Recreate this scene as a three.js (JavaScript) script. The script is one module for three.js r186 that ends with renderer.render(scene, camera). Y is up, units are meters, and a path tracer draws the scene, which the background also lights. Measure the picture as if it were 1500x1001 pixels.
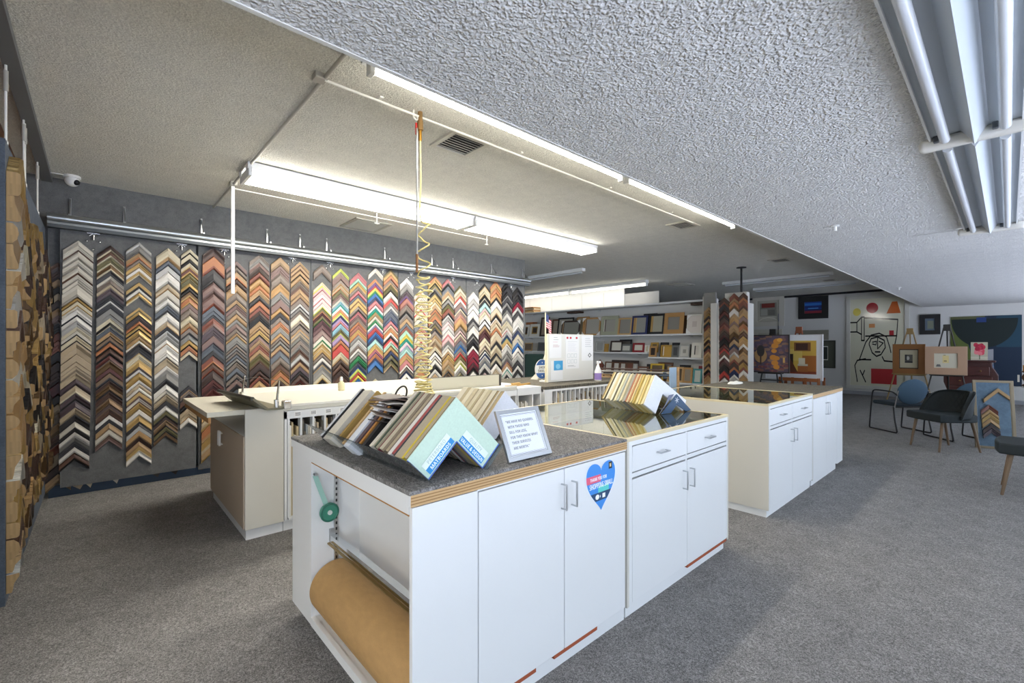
import * as THREE from 'three';
import { RoundedBoxGeometry } from 'three/addons/geometries/RoundedBoxGeometry.js';
import { mergeGeometries, toCreasedNormals } from 'three/addons/utils/BufferGeometryUtils.js';
import { RectAreaLightUniformsLib } from 'three/addons/lights/RectAreaLightUniformsLib.js';

// ---------------------------------------------------------------- camera, sky, exposure
const scene = new THREE.Scene();
const renderer = new THREE.WebGLRenderer({ antialias: true });
renderer.toneMapping = THREE.LinearToneMapping;
renderer.toneMappingExposure = 1.06;
renderer.shadowMap.enabled = true;
RectAreaLightUniformsLib.init();

const FOCAL = 665, CX = 750, CY = 506, EYE = 1.40;          // pixels of the 1500 x 1001 frame, metres
const yaw = Math.atan2(728, 665);                           // angle between the view and the x axis
const FX = Math.cos(yaw), FZ = -Math.sin(yaw), RX = Math.sin(yaw), RZ = Math.cos(yaw);
const camera = new THREE.PerspectiveCamera(2 * Math.atan(500.5 / FOCAL) * 180 / Math.PI, 1500 / 1001, 0.05, 200);
camera.position.set(0, EYE, 0);
camera.lookAt(FX, EYE, FZ);
camera.setViewOffset(1500, 1001, 0, 500.5 - CY, 1500, 1001);

scene.background = new THREE.Color(0.71, 0.83, 1.0);         // even bluish daylight beyond the shop windows
scene.backgroundIntensity = 3.2;
{ // daylight on the pavement outside; it reaches only the floor strip under the panes
  const sun = new THREE.DirectionalLight(new THREE.Color(0.78, 0.84, 1.0), 32);
  sun.position.set(11, 22, 15); sun.target.position.set(6, 0, 5); sun.castShadow = true;
  sun.shadow.camera.left = -16; sun.shadow.camera.right = 16; sun.shadow.camera.top = 12; sun.shadow.camera.bottom = -12; sun.shadow.camera.far = 60;
  scene.add(sun, sun.target);
}

// ---------------------------------------------------------------- helpers
const ray = (u, v) => { const s = (u - CX) / FOCAL, t = (CY - v) / FOCAL; return [FX + s * RX, t, FZ + s * RZ]; };
const onY = (u, v, y) => { const r = ray(u, v), d = (y - EYE) / r[1]; return new THREE.Vector3(r[0] * d, y, r[2] * d); };
const onX = (u, v, x) => { const r = ray(u, v), d = x / r[0]; return new THREE.Vector3(x, EYE + r[1] * d, r[2] * d); };
const onZ = (u, v, z) => { const r = ray(u, v), d = z / r[2]; return new THREE.Vector3(r[0] * d, EYE + r[1] * d, z); };

let seed = 20240517;
const rnd = () => { seed = (seed * 1664525 + 1013904223) >>> 0; return seed / 4294967296; };
const rr = (a, b) => a + (b - a) * rnd();
const pick = (a) => a[Math.floor(rnd() * a.length) % a.length];

const used = new Map();
function numbered(name) { const n = used.get(name) || 0; used.set(name, n + 1); return n ? name + '_' + String(n).padStart(3, '0') : name; }
function mesh(name, geo, mat, parent, pos, rot) {
  const m = new THREE.Mesh(geo, mat);
  m.name = parent ? name : numbered(name);
  if (pos) m.position.set(...pos);
  if (rot) m.rotation.set(...rot);
  m.castShadow = m.receiveShadow = true;
  (parent || scene).add(m);
  return m;
}
function thing(name, label, category, pos = [0, 0, 0], turn = 0, group) {
  const g = new THREE.Group(); g.name = numbered(name); g.position.set(...pos); g.rotation.y = turn;
  g.userData = { label, category }; if (group) g.userData.group = group;
  scene.add(g); return g;
}
function tag(o, label, category, group) { o.userData = { label, category }; if (group) o.userData.group = group; return o; }
function struct(name, geo, mat, pos, rot) { const m = mesh(name, geo, mat, null, pos, rot); m.userData = { kind: 'structure' }; return m; }
function copyOf(o, pos, turn, label) {
  const c = o.clone(); c.name = numbered(o.name.replace(/_\d{3}$/, '')); c.userData = { ...o.userData };
  c.position.set(...pos); if (turn !== undefined) c.rotation.y = turn; if (label) c.userData.label = label;
  scene.add(c); return c;
}
// boxes with uv in metres
function bx(w, h, d) {
  const g = new THREE.BoxGeometry(w, h, d), uv = g.attributes.uv, sz = [[d, h], [d, h], [w, d], [w, d], [w, h], [w, h]];
  for (let i = 0; i < 24; i++) { const s = sz[i >> 2]; uv.setXY(i, uv.getX(i) * s[0], uv.getY(i) * s[1]); }
  return g;
}
const box3 = (x0, x1, y0, y1, z0, z1) => bx(x1 - x0, y1 - y0, z1 - z0).translate((x0 + x1) / 2, (y0 + y1) / 2, (z0 + z1) / 2);
const rbx = (w, h, d, r = 0.004, s = 2) => new RoundedBoxGeometry(w, h, d, s, Math.min(r, w / 2.05, h / 2.05, d / 2.05));
const cyl = (r0, r1, h, n = 16) => new THREE.CylinderGeometry(r0, r1, h, n);
const V = (x, y, z) => new THREE.Vector3(x, y, z);
// a straight round or square bar between two points
function bar(a, b, r, n = 10, r2 = r) {
  const A = V(...a), B = V(...b), d = B.clone().sub(A), g = new THREE.CylinderGeometry(r2, r, d.length(), n);
  g.applyQuaternion(new THREE.Quaternion().setFromUnitVectors(V(0, 1, 0), d.normalize())); g.translate((A.x + B.x) / 2, (A.y + B.y) / 2, (A.z + B.z) / 2);
  return g;
}
function tube(pts, r, seg = 40, n = 8, tension = 0.5, closed = false) {
  return new THREE.TubeGeometry(new THREE.CatmullRomCurve3(pts.map((p) => V(...p)), closed, 'catmullrom', tension), seg, r, n, closed);
}
function ext(points, depth, bevel = 0, holes) {
  const s = new THREE.Shape(points.map((p) => new THREE.Vector2(p[0], p[1])));
  for (const h of holes || []) s.holes.push(new THREE.Path(h.map((p) => new THREE.Vector2(p[0], p[1]))));
  return new THREE.ExtrudeGeometry(s, { depth, bevelEnabled: bevel > 0, bevelSize: bevel, bevelThickness: bevel, bevelSegments: 1, curveSegments: 12 });
}
const merge = (list) => mergeGeometries(list.map((g) => { const k = g.index ? g.toNonIndexed() : g; for (const n of Object.keys(k.attributes)) if (!['position', 'normal', 'uv', 'color'].includes(n)) k.deleteAttribute(n); return k; }));

// ---------------------------------------------------------------- textures
function canvasTex(w, h, draw, repeat) {
  const c = document.createElement('canvas'); c.width = w; c.height = h; draw(c.getContext('2d'), w, h);
  const t = new THREE.CanvasTexture(c); t.colorSpace = THREE.SRGBColorSpace; t.magFilter = THREE.LinearFilter;
  if (repeat) { t.wrapS = t.wrapT = THREE.RepeatWrapping; t.repeat.set(...repeat); }
  return t;
}
function noiseField(n, cells, sd) {           // tileable value noise, n x n
  let s = sd; const r = () => { s = (s * 1664525 + 1013904223) >>> 0; return s / 4294967296; };
  const g = new Float32Array(cells * cells).map(() => r()), out = new Float32Array(n * n), sm = (t) => t * t * (3 - 2 * t);
  for (let y = 0; y < n; y++) for (let x = 0; x < n; x++) {
    const fx = x / n * cells, fy = y / n * cells, x0 = Math.floor(fx), y0 = Math.floor(fy), tx = sm(fx - x0), ty = sm(fy - y0);
    const a = g[(y0 % cells) * cells + x0 % cells], b = g[(y0 % cells) * cells + (x0 + 1) % cells], c = g[((y0 + 1) % cells) * cells + x0 % cells], d = g[((y0 + 1) % cells) * cells + (x0 + 1) % cells];
    out[y * n + x] = (a * (1 - tx) + b * tx) * (1 - ty) + (c * (1 - tx) + d * tx) * ty;
  }
  return out;
}
function fieldTex(n, f, srgb, repeat) {       // f(i) -> [r,g,b] 0..1
  const d = new Uint8Array(n * n * 4);
  for (let i = 0; i < n * n; i++) { const c = f(i); for (let k = 0; k < 3; k++) d[i * 4 + k] = Math.max(0, Math.min(255, c[k] * 255)); d[i * 4 + 3] = 255; }
  const t = new THREE.DataTexture(d, n, n); t.magFilter = THREE.LinearFilter; t.wrapS = t.wrapT = THREE.RepeatWrapping;
  if (srgb) t.colorSpace = THREE.SRGBColorSpace; if (repeat) t.repeat.set(...repeat); t.needsUpdate = true; return t;
}
const nA = noiseField(512, 200, 11), nB = noiseField(512, 60, 12), nC = noiseField(512, 9, 13), nD = noiseField(512, 120, 14), nE = noiseField(512, 30, 15);
const carpetMap = fieldTex(512, (i) => { const v = 0.475 + (nA[i] - 0.5) * 0.30 + (nB[i] - 0.5) * 0.08 + (nC[i] - 0.5) * 0.04; return [v * 1.01, v * 0.99, v * 0.97]; }, true, [1.5, 1.5]);
const carpetBump = fieldTex(512, (i) => { const v = nA[i] * 0.7 + nD[i] * 0.3; return [v, v, v]; }, false, [1.5, 1.5]);
const popBump = fieldTex(512, (i) => { const v = Math.min(1, Math.max(0, (nB[i] * 0.55 + nD[i] * 0.45 - 0.35) * 2.2)); return [v, v, v]; }, false, [1.7, 1.7]);
const popMap = fieldTex(512, (i) => { const v = 0.94 + (nD[i] - 0.5) * 0.13 + (nC[i] - 0.5) * 0.03; return [v, v, v]; }, true, [1.7, 1.7]);  // flecks put some fine shade of the popcorn relief into the colour
const feltMap = fieldTex(512, (i) => { const v = 0.90 + (nA[i] - 0.5) * 0.12 + (nE[i] - 0.5) * 0.08 + (nC[i] - 0.5) * 0.06; return [v, v, v]; }, true, [1.2, 1.2]);
const grainMap = fieldTex(256, (i) => { const x = i % 256, y = (i - x) / 256, k = (y * 2 % 512) * 512 + (x >> 3), v = 0.90 + (nA[k] - 0.5) * 0.18 + (nB[(k * 3) % 262144] - 0.5) * 0.06; return [v, v * 0.985, v * 0.97]; }, true, [1, 1]);
const ornBump = fieldTex(512, (i) => { const v = nB[i] * 0.5 + nE[i] * 0.5; return [v, v, v]; }, false, [2, 2]);

// ---------------------------------------------------------------- materials
const mats = new Map();
function M(color, rough = 0.6, metal = 0, extra) {
  const key = color + '|' + rough + '|' + metal + '|' + (extra ? Object.keys(extra).map((k) => k + (extra[k]?.uuid || extra[k])).join() : '');
  if (!mats.has(key)) mats.set(key, new THREE.MeshPhysicalMaterial({ color, roughness: rough, metalness: metal, ...extra }));
  return mats.get(key);
}
const C = {
  carpet: M('#ffffff', 1, 0, { map: carpetMap, bumpMap: carpetBump, bumpScale: 0.0025 }),
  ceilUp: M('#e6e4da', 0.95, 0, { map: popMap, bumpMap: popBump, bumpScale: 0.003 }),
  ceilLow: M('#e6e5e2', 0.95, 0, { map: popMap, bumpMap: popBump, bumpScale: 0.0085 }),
  felt: M('#7a7b7a', 0.95, 0, { map: feltMap }),
  feltDark: M('#737474', 0.95, 0, { map: feltMap }),
  wallGrey: M('#d0cec9', 0.8), wallWhite: M('#dedcd6', 0.8),
  lam: M('#e6e7e6', 0.42), lamEdge: M('#e6e7e6', 0.5), lamBeige: M('#d3cfc3', 0.45), brownLam: M('#c2b09a', 0.5),
  ply: M('#c9a574', 0.6), plyDark: M('#9c7748', 0.7), chip: M('#a0502f', 0.8), raw: M('#b98a55', 0.7),
  steel: M('#c6c8ca', 0.28, 1), chrome: M('#e4e6e8', 0.08, 1), alu: M('#b9bdbe', 0.32, 0.9), dark: M('#1d1e20', 0.5), black: M('#101012', 0.45),
  white: M('#f1f0ec', 0.5), paper: M('#f3f2ee', 0.8), conduit: M('#e9e7df', 0.5), conduitGrey: M('#b7b4aa', 0.5),
  gap: M('#33353a', 0.9),
};
// ---------------------------------------------------------------- the room
const HI = 2.95, LO = 2.40, SOFZ = -1.52, BACKZ = -5.95, FARX = 16.0, FRONTZ = 2.5;
struct('floor', box3(-6.2, FARX + 0.2, -0.12, 0, -11.2, FRONTZ), C.carpet);
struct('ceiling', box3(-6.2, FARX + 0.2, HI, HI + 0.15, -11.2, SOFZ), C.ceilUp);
{ // dropped ceiling beside the shop windows, with an enamel corner strip
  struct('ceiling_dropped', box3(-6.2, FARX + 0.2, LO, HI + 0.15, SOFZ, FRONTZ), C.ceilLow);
  struct('trim_1', box3(-0.6, FARX, LO - 0.004, LO + 0.03, SOFZ - 0.012, SOFZ + 0.006), M('#d3d1c9', 0.7));
}
struct('wall_left', box3(-0.7, -0.55, 0, HI, -6.1, -2.35), M('#8a8780', 0.8));
struct('wall_entry', merge([box3(-6.2, -6.05, 0, HI, -2.5, FRONTZ), box3(-6.05, -0.7, 0, HI, -2.5, -2.35)]), M('#d5d2ca', 0.8));
struct('trim_2', box3(-0.55, -0.50, 2.46, 2.95, -5.95, -2.35), M('#7a5232', 0.7, 0, { map: grainMap }));
struct('trim_3', box3(-0.375, -0.305, 2.90, HI, -5.95, -2.35), M('#6c6e6f', 0.6));
struct('wall_back', box3(-0.55, 5.75, 0, HI, BACKZ - 0.16, BACKZ), C.felt);
struct('wall_rear', box3(-0.7, 10.6, 0, HI, -11.2, -11.05), C.wallWhite);
struct('wall_shelf', box3(10.02, 10.18, 0, 2.43, -11.1, -4.35), C.wallWhite);
struct('wall_far', box3(FARX, FARX + 0.15, 0, HI + 0.1, -11.1, FRONTZ), C.wallGrey);
struct('wall_side', box3(10.18, FARX, 0, HI, -11.1, -10.95), C.wallGrey);
struct('baseboard_far', box3(FARX - 0.015, FARX, 0, 0.1, -10.9, FRONTZ), M('#96979a', 0.6));
struct('trim_4', box3(FARX - 0.03, FARX, HI - 0.06, HI, -10.9, SOFZ), M('#232427', 0.6));
{ // the shop front behind the photographer: sill wall, posts, header and large panes
  struct('wall_front', merge([box3(-6.2, FARX + 0.15, -0.12, 0.25, FRONTZ, FRONTZ + 0.18), box3(-6.2, FARX + 0.15, 2.32, HI + 0.15, FRONTZ, FRONTZ + 0.18), box3(-6.2, -6.0, 0.25, 2.32, FRONTZ, FRONTZ + 0.18), box3(15.0, FARX + 0.15, 0.25, 2.32, FRONTZ, FRONTZ + 0.18)]), M('#b9b7b0', 0.8));
  const pane = new THREE.MeshPhysicalMaterial({ color: '#ffffff', transmission: 1, thickness: 0, roughness: 0, ior: 1.45 });
  for (let k = 0; k < 10; k++) {
    const x0 = -6.0 + k * 2.1, w = new THREE.Group(); w.name = 'window_' + (k + 1); w.userData = { kind: 'structure' }; scene.add(w);
    mesh('window_frame', merge([box3(x0, x0 + 0.05, 0.25, 2.32, FRONTZ + 0.03, FRONTZ + 0.12), box3(x0 + 2.05, x0 + 2.1, 0.25, 2.32, FRONTZ + 0.03, FRONTZ + 0.12), box3(x0 + 0.05, x0 + 2.05, 0.25, 0.30, FRONTZ + 0.03, FRONTZ + 0.12), box3(x0 + 0.05, x0 + 2.05, 2.27, 2.32, FRONTZ + 0.03, FRONTZ + 0.12)]), C.alu, w);
    mesh('pane', new THREE.PlaneGeometry(2.0, 1.97), pane, w, [x0 + 1.05, 1.285, FRONTZ + 0.075]);
  }
  struct('pavement', box3(-12, 30, -0.3, -0.14, FRONTZ + 0.18, 16), M('#c3c5ca', 0.9));
}

// ---------------------------------------------------------------- fluorescent strip lights
const glowMat = new THREE.MeshStandardMaterial({ color: '#ffffff', emissive: '#fffaf0', emissiveIntensity: 18, roughness: 0.4 });
const glowDim = new THREE.MeshStandardMaterial({ color: '#ffffff', emissive: '#fffaf0', emissiveIntensity: 7, roughness: 0.4 });
const offTube = M('#d6dade', 0.25), enamel = M('#e3e4e2', 0.35);
function areaLight(x, y, z, w, d, power, color = '#fff8ec') {
  const l = new THREE.RectAreaLight(color, power, w, d); l.position.set(x, y, z); l.rotation.x = -Math.PI / 2; scene.add(l); return l;
}
{ // a pair of eight foot wrap fixtures over the work tables
  for (let k = 0; k < 2; k++) {
    const x0 = 0.93 + k * 2.40, z = -4.45, f = thing('strip_light', k ? 'glowing four-tube fluorescent fixture reaching towards the frame shelves' : 'glowing four-tube fluorescent fixture ending at the ceiling conduit crossing', 'ceiling light', [x0, 0, z], 0, 'lit fluorescent fixtures above the work tables');
    mesh('housing', ext([[-0.17, 0], [-0.15, -0.05], [-0.09, -0.055], [-0.07, -0.02], [0.07, -0.02], [0.09, -0.055], [0.15, -0.05], [0.17, 0]], 2.38).rotateY(Math.PI / 2), enamel, f, [0, HI - 0.012, 0]);
    for (const dz of [-0.13, -0.045, 0.045, 0.13]) mesh('lamp_tube', bar([0.04, HI - 0.095, dz], [2.35, HI - 0.095, dz], 0.019, 10), glowMat, f);
    for (const dx of [0.02, 2.36]) mesh('lampholder', rbx(0.03, 0.075, 0.32, 0.006), enamel, f, [dx, HI - 0.085, 0]);
    areaLight(x0 + 1.2, HI - 0.125, z, 2.3, 0.28, 16);
  }
}
{ // the same kind of fixture over the entry, out of the picture; it lights the cabinet ends that face it
  const x0 = -3.5, z = -1.0, f = thing('entry_strip_light', 'lit fluorescent fixture over the entry, outside the picture', 'ceiling light', [x0, 0, z]);
  mesh('housing', box3(0, 2.38, LO - 0.055, LO, -0.17, 0.17), enamel, f);
  for (const dz of [-0.11, 0.11]) mesh('lamp_tube', bar([0.04, LO - 0.085, dz], [2.35, LO - 0.085, dz], 0.019, 10), glowMat, f);
  areaLight(x0 + 1.2, LO - 0.115, z, 2.3, 0.28, 25);
}
{ // slim single strips tucked behind the edge of the dropped ceiling
  for (let k = 0; k < 2; k++) {
    const x0 = 1.03 + k * 2.36, z = -2.26, f = thing('slim_strip_light', k ? 'glowing slim tube light beyond the small ceiling joint, along the dropped ceiling edge' : 'glowing slim tube light with a bare socket end, along the dropped ceiling edge', 'ceiling light', [x0, 0, z], 0, 'lit tubes along the dropped ceiling');
    mesh('housing', box3(0, 2.34, HI - 0.06, HI, -0.055, 0.055), enamel, f);
    mesh('lamp_tube', bar([0.06, HI - 0.10, 0], [2.29, HI - 0.10, 0], 0.019, 10), glowMat, f);
    for (const dx of [0.03, 2.31]) mesh('lampholder', rbx(0.03, 0.08, 0.05, 0.006), enamel, f, [dx, HI - 0.095, 0]);
    areaLight(x0 + 1.17, HI - 0.125, z, 2.23, 0.05, 45);
  }
}
{ // strips in front of the white boards over the frame shelves
  for (let k = 0; k < 2; k++) {
    const z0 = -5.78 - k * 2.38, x = 9.62, f = thing('bare_strip_light', k ? 'glowing bare strip light half hidden behind the grey sample wall end' : 'glowing bare strip light with its end cap above the frame shelves', 'ceiling light', [x, 0, z0], 0, 'lit strips above the frame shelves');
    mesh('housing', box3(-0.06, 0.06, HI - 0.07, HI, -2.36, 0), enamel, f);
    mesh('lamp_tube', bar([0, HI - 0.11, -0.05], [0, HI - 0.11, -2.31], 0.022, 10), glowDim, f);
    mesh('lampholder', rbx(0.06, 0.09, 0.03, 0.006), enamel, f, [0, HI - 0.10, -0.02]);
    const l = areaLight(x, HI - 0.14, z0 - 1.18, 0.06, 2.26, 9);
  }
}
{ // unlit strip fixtures further into the shop
  const spots = [['bare white unlit strip fixture near the end of the grey sample wall', 7.2, -7.3, -5.75, 0.05], ['unlit strip fixture over the tall sample tower', 11.4, -4.75, -2.5, 0.07], ['unlit strip fixture closest to the far picture wall', 13.25, -4.7, -2.4, 0.07]];
  for (const [label, x, z0, z1, w] of spots) {
    const f = thing('unlit_strip_light', label, 'ceiling light', [x, 0, 0]);
    mesh('housing', box3(-w, w, HI - 0.06, HI, z0, z1), enamel, f);
    mesh('lamp_tube', bar([0, HI - 0.085, z0 + 0.05], [0, HI - 0.085, z1 - 0.05], 0.018, 8), offTube, f);
  }
}
{ // big twin-tube fixture under the dropped ceiling, switched off
  const y = LO;
  for (let k = 0; k < 2; k++) {
    const x0 = k ? 2.98 : 0.52, L = 2.42, f = thing('twin_tube_fixture', k ? 'unlit twin-tube fixture segment ending in a small white end plate' : 'unlit twin-tube fixture segment closest to the popcorn ceiling joint collar', 'ceiling light', [x0, 0, -0.105], 0, 'unlit twin-tube fixture on the dropped ceiling');
    mesh('reflector', ext([[-0.15, 0], [-0.145, -0.02], [-0.045, -0.012], [0, -0.085], [0.045, -0.012], [0.145, -0.02], [0.15, 0]], L).rotateY(Math.PI / 2), M('#bcc3c9', 0.35), f, [0, y - 0.002, 0]);
    for (const dz of [-0.095, 0.095]) mesh('lamp_tube', bar([0.05, y - 0.05, dz], [L - 0.05, y - 0.05, dz], 0.019, 12), offTube, f);
    for (const dz of [-0.147, 0.147]) mesh('side_rail', box3(0, L, y - 0.035, y - 0.004, dz - 0.004, dz + 0.004), enamel, f);
    mesh('end_plate', rbx(0.05, 0.06, 0.38, 0.02), M('#d9d6cd', 0.5), f, [L + 0.005, y - 0.045, 0]);
    for (const dz of [-0.095, 0.095]) mesh('socket', rbx(0.025, 0.03, 0.02, 0.004), M('#55585c', 0.5), f, [L - 0.035, y - 0.035, dz - 0.03]);
  }
}

// ---------------------------------------------------------------- ceiling services
function vent(label, x0, x1, z0, z1, mode) {
  const f = thing('ceiling_vent', label, 'vent', [(x0 + x1) / 2, HI, (z0 + z1) / 2]), w = x1 - x0, d = z1 - z0;
  mesh('frame', merge([box3(-w / 2, w / 2, -0.015, 0.001, -d / 2, -d / 2 + 0.035), box3(-w / 2, w / 2, -0.015, 0.001, d / 2 - 0.035, d / 2), box3(-w / 2, -w / 2 + 0.035, -0.015, 0.001, -d / 2 + 0.035, d / 2 - 0.035), box3(w / 2 - 0.035, w / 2, -0.015, 0.001, -d / 2 + 0.035, d / 2 - 0.035)]), mode === 2 ? M('#b5b2a4', 0.6) : M('#cfccc0', 0.6), f);
  mesh('backing', box3(-w / 2 + 0.035, w / 2 - 0.035, -0.003, 0.001, -d / 2 + 0.035, d / 2 - 0.035), mode === 2 ? M('#8d8a7c', 0.8) : C.dark, f);
  const n = mode === 2 ? 14 : 7, s = (d - 0.09) / n;
  for (let i = 0; i < n; i++) mesh('slat', bx(w - 0.075, 0.003, s * 0.55).rotateX(0.7), mode === 2 ? M('#c3c0b2', 0.6) : M('#bdbaae', 0.6), f, [0, -0.009, -d / 2 + 0.045 + (i + 0.5) * s]);
  return f;
}
vent('louvred air vent beside the coiled hose drop', 1.89, 2.23, -3.01, -2.68);
vent('pale return air grille close above the grey sample wall', 2.31, 2.79, -5.83, -5.32, 2);
vent('louvred air vent at the end of the white ceiling pipe', 5.38, 5.74, -2.97, -2.68);
vent('dark narrow vent between the lit tube and the tower pole', 8.97, 9.33, -2.96, -2.64);
vent('pale return grille near the white boards over the shelves', 10.72, 11.25, -5.9, -5.4, 2);
vent('dark narrow vent above the far picture wall', 12.65, 13.0, -3.03, -2.73);
{ // conduits
  const y = HI - 0.022;
  const a = thing('ceiling_conduit', 'beige metal conduit crossing the ceiling towards the grey sample wall', 'pipe');
  mesh('run', bar([0.96, y, -2.27], [0.95, y, -5.93], 0.012), C.conduitGrey, a);
  mesh('junction_box', rbx(0.07, 0.035, 0.07, 0.005), C.conduitGrey, a, [0.94, HI - 0.018, -2.66]);
  mesh('junction_box', rbx(0.06, 0.035, 0.06, 0.005), C.conduitGrey, a, [0.955, HI - 0.018, -4.97]);
  const b = thing('air_pipe', 'thin white pipe running past the hose valve and louvred vent', 'pipe');
  mesh('run', bar([0.96, y - 0.01, -2.64], [5.45, y - 0.01, -2.64], 0.008), C.conduit, b);
  for (const x of [1.3, 2.5, 3.7, 4.9]) mesh('clip', rbx(0.025, 0.012, 0.05, 0.003), C.conduit, b, [x, HI - 0.012, -2.64]);
  const c = thing('air_pipe', 'thin white pipe hanging under the lit four-tube fixtures', 'pipe');
  mesh('run', bar([0.96, HI - 0.05, -5.0], [4.1, HI - 0.05, -5.0], 0.006), C.conduit, c);
  for (const x of [2.42, 4.08]) mesh('outlet', merge([bar([x, HI, -5.0], [x, HI - 0.13, -5.0], 0.009), bar([x - 0.03, HI - 0.12, -5.0], [x + 0.03, HI - 0.12, -5.0], 0.008)]), C.conduit, c);
  const d = thing('hanging_strip', 'long white plastic strip hanging in front of the brown sample columns', 'strip', [0.95, 0, -4.97]);
  mesh('strip', rbx(0.03, 1.02, 0.02, 0.004), M('#efefe9', 0.45), d, [0, 2.40, 0]);
  const e = thing('dome_camera', 'small white dome camera in the ceiling corner', 'camera', [-0.17, HI, -5.78]);
  mesh('base', cyl(0.06, 0.06, 0.025, 24), C.white, e, [0, -0.013, 0]);
  mesh('dome', new THREE.SphereGeometry(0.052, 24, 16), C.white, e, [0, -0.045, 0]);
  mesh('lens', new THREE.SphereGeometry(0.026, 16, 12), C.black, e, [0.028, -0.06, 0.026]);
  mesh('cable', tube([[-0.05, -0.01, 0.02], [-0.13, -0.012, 0.03], [-0.2, -0.01, -0.02]], 0.005, 12, 6), C.conduit, e);
  for (const [x, z, label] of [[4.55, -0.98, 'slim white sprinkler head where the dropped ceiling meets its edge'], [10.2, -1.28, 'tiny white sprinkler head near the far end of the dropped ceiling']]) {
    const s = thing('ceiling_sprinkler', label, 'sprinkler', [x, LO, z]);
    mesh('rose', cyl(0.03, 0.035, 0.01, 16), C.white, s, [0, -0.005, 0]);
    mesh('head', bar([0, -0.005, 0], [0, -0.045, 0], 0.014, 12), C.white, s);
  }
  struct('trim_5', box3(5.5, 5.53, LO - 0.003, LO + 0.001, -0.6, 1.5), M('#c9c8c5', 0.8));
}
{ // air hose drop: valve, straight rod and coiled yellow hose
  const x = 1.585, z = -2.64;
  const h = thing('coiled_air_hose', 'yellow coiled air hose bunching up above the work table', 'hose', [x, 0, z]);
  const hoseM = M('#e3d38a', 0.35);
  mesh('connector', bar([0, 2.83, 0], [0, 2.76, 0], 0.011), M('#b98b3a', 0.3, 0.9), h);
  const pts = [[0.0, 2.78, 0], [0.004, 2.5, 0], [0.0, 2.25, 0.0]];
  let ang = 0, yy = 2.22; const N = 330;
  for (let i = 0; i < N; i++) {
    const t = i / N; const turn = t < 0.12 ? 0.42 : t < 0.78 ? 0.50 : 0.66; ang += turn; yy -= t < 0.12 ? 0.0088 : t < 0.75 ? 0.0034 : 0.0013; const r = 0.034 + 0.014 * Math.min(1, t * 4) + (t > 0.86 ? (t - 0.86) * 0.22 : 0) + 0.007 * Math.sin(i * 0.83) + 0.004 * Math.sin(i * 2.3);
    pts.push([0.026 + r * Math.cos(ang) + 0.006 * Math.sin(i * 0.21), yy + 0.006 * Math.sin(i * 0.9), r * Math.sin(ang)]);
  }
  mesh('coil', tube(pts, 0.0052, 2600, 6), hoseM, h);
  const v = thing('ball_valve', 'brass ball valve with red lever on the ceiling pipe', 'valve', [x, 0, z]);
  mesh('body', merge([bar([0, HI, 0], [0, 2.86, 0], 0.016), bar([0, 2.89, 0], [0, 2.83, 0], 0.02)]), M('#a8875a', 0.4, 0.8), v);
  mesh('lever', rbx(0.014, 0.08, 0.006, 0.002), M('#c8322c', 0.4), v, [-0.03, 2.83, 0.0]);
  mesh('hook', tube([[-0.05, HI, 0], [-0.05, HI - 0.05, 0.0], [-0.025, HI - 0.06, 0], [-0.02, HI - 0.03, 0]], 0.006, 14, 6), C.conduit, v);
  const r = thing('tool_rod', 'thin grey rod hanging beside the coiled hose', 'rod', [x - 0.03, 0, z + 0.01]);
  mesh('rod', bar([0, 2.83, 0], [0, 2.0, 0], 0.006), C.steel, r);
  mesh('tip', bar([0, 2.0, 0], [0.0, 1.88, 0], 0.009), M('#8a5f33', 0.5), r);
}
// ---------------------------------------------------------------- chevron corner samples
const TONE = {
  ivory: '#d8d4c6', cream: '#d9cfae', white: '#ecebe6', silver: '#c3c4c2', grey: '#8d8d8b', taupe: '#8b7d72', beige: '#c7b391', tan: '#b8935f', gold: '#c9a24a', brass: '#a8823a',
  brown: '#6b4a38', umber: '#4a352c', mahogany: '#6a2f26', russet: '#8f4a33', orange: '#c87a3c', black: '#1f1d1e', charcoal: '#3b3a3d', mauve: '#8d6f68', plum: '#5d4d55', slate: '#67717f',
  olive: '#6f6a35', bronze: '#7a5b34', red: '#c2433c', crimson: '#8e1230', maroon: '#5a2a2e', rose: '#c9737a', pink: '#dcb6b8', salmon: '#d09078', terracotta: '#b06a58', yellow: '#e6d257', lime: '#bccb4a',
  green: '#23894f', mint: '#93cbb2', teal: '#1f9a8c', aqua: '#a6dcd8', sky: '#7fb9cf', blue: '#2f6fb4', navy: '#2b3a66', lilac: '#a487c0', purple: '#6d4a86', walnut: '#573c31', honey: '#c79a52',
};
for (const t of Object.keys(TONE)) { const c = new THREE.Color(TONE[t]), l = 0.3 * c.r + 0.59 * c.g + 0.11 * c.b; c.lerp(new THREE.Color(l, l, l), ['red', 'crimson', 'blue', 'green', 'yellow', 'teal', 'purple', 'lime'].includes(t) ? 0.06 : 0.2); TONE[t] = '#' + c.getHexString(); const d = c.clone().multiplyScalar(0.55); TONE[t + 'Deep'] = '#' + d.getHexString(); }
const toneMats = {};
function toneMat(t) {
  if (!toneMats[t]) {
    const metal = ['gold', 'brass', 'bronze', 'silver'].includes(t) ? 0.35 : 0;
    toneMats[t] = new THREE.MeshPhysicalMaterial({ color: TONE[t], roughness: metal ? 0.35 : 0.45, metalness: metal, map: grainMap });
  }
  return toneMats[t];
}
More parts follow.
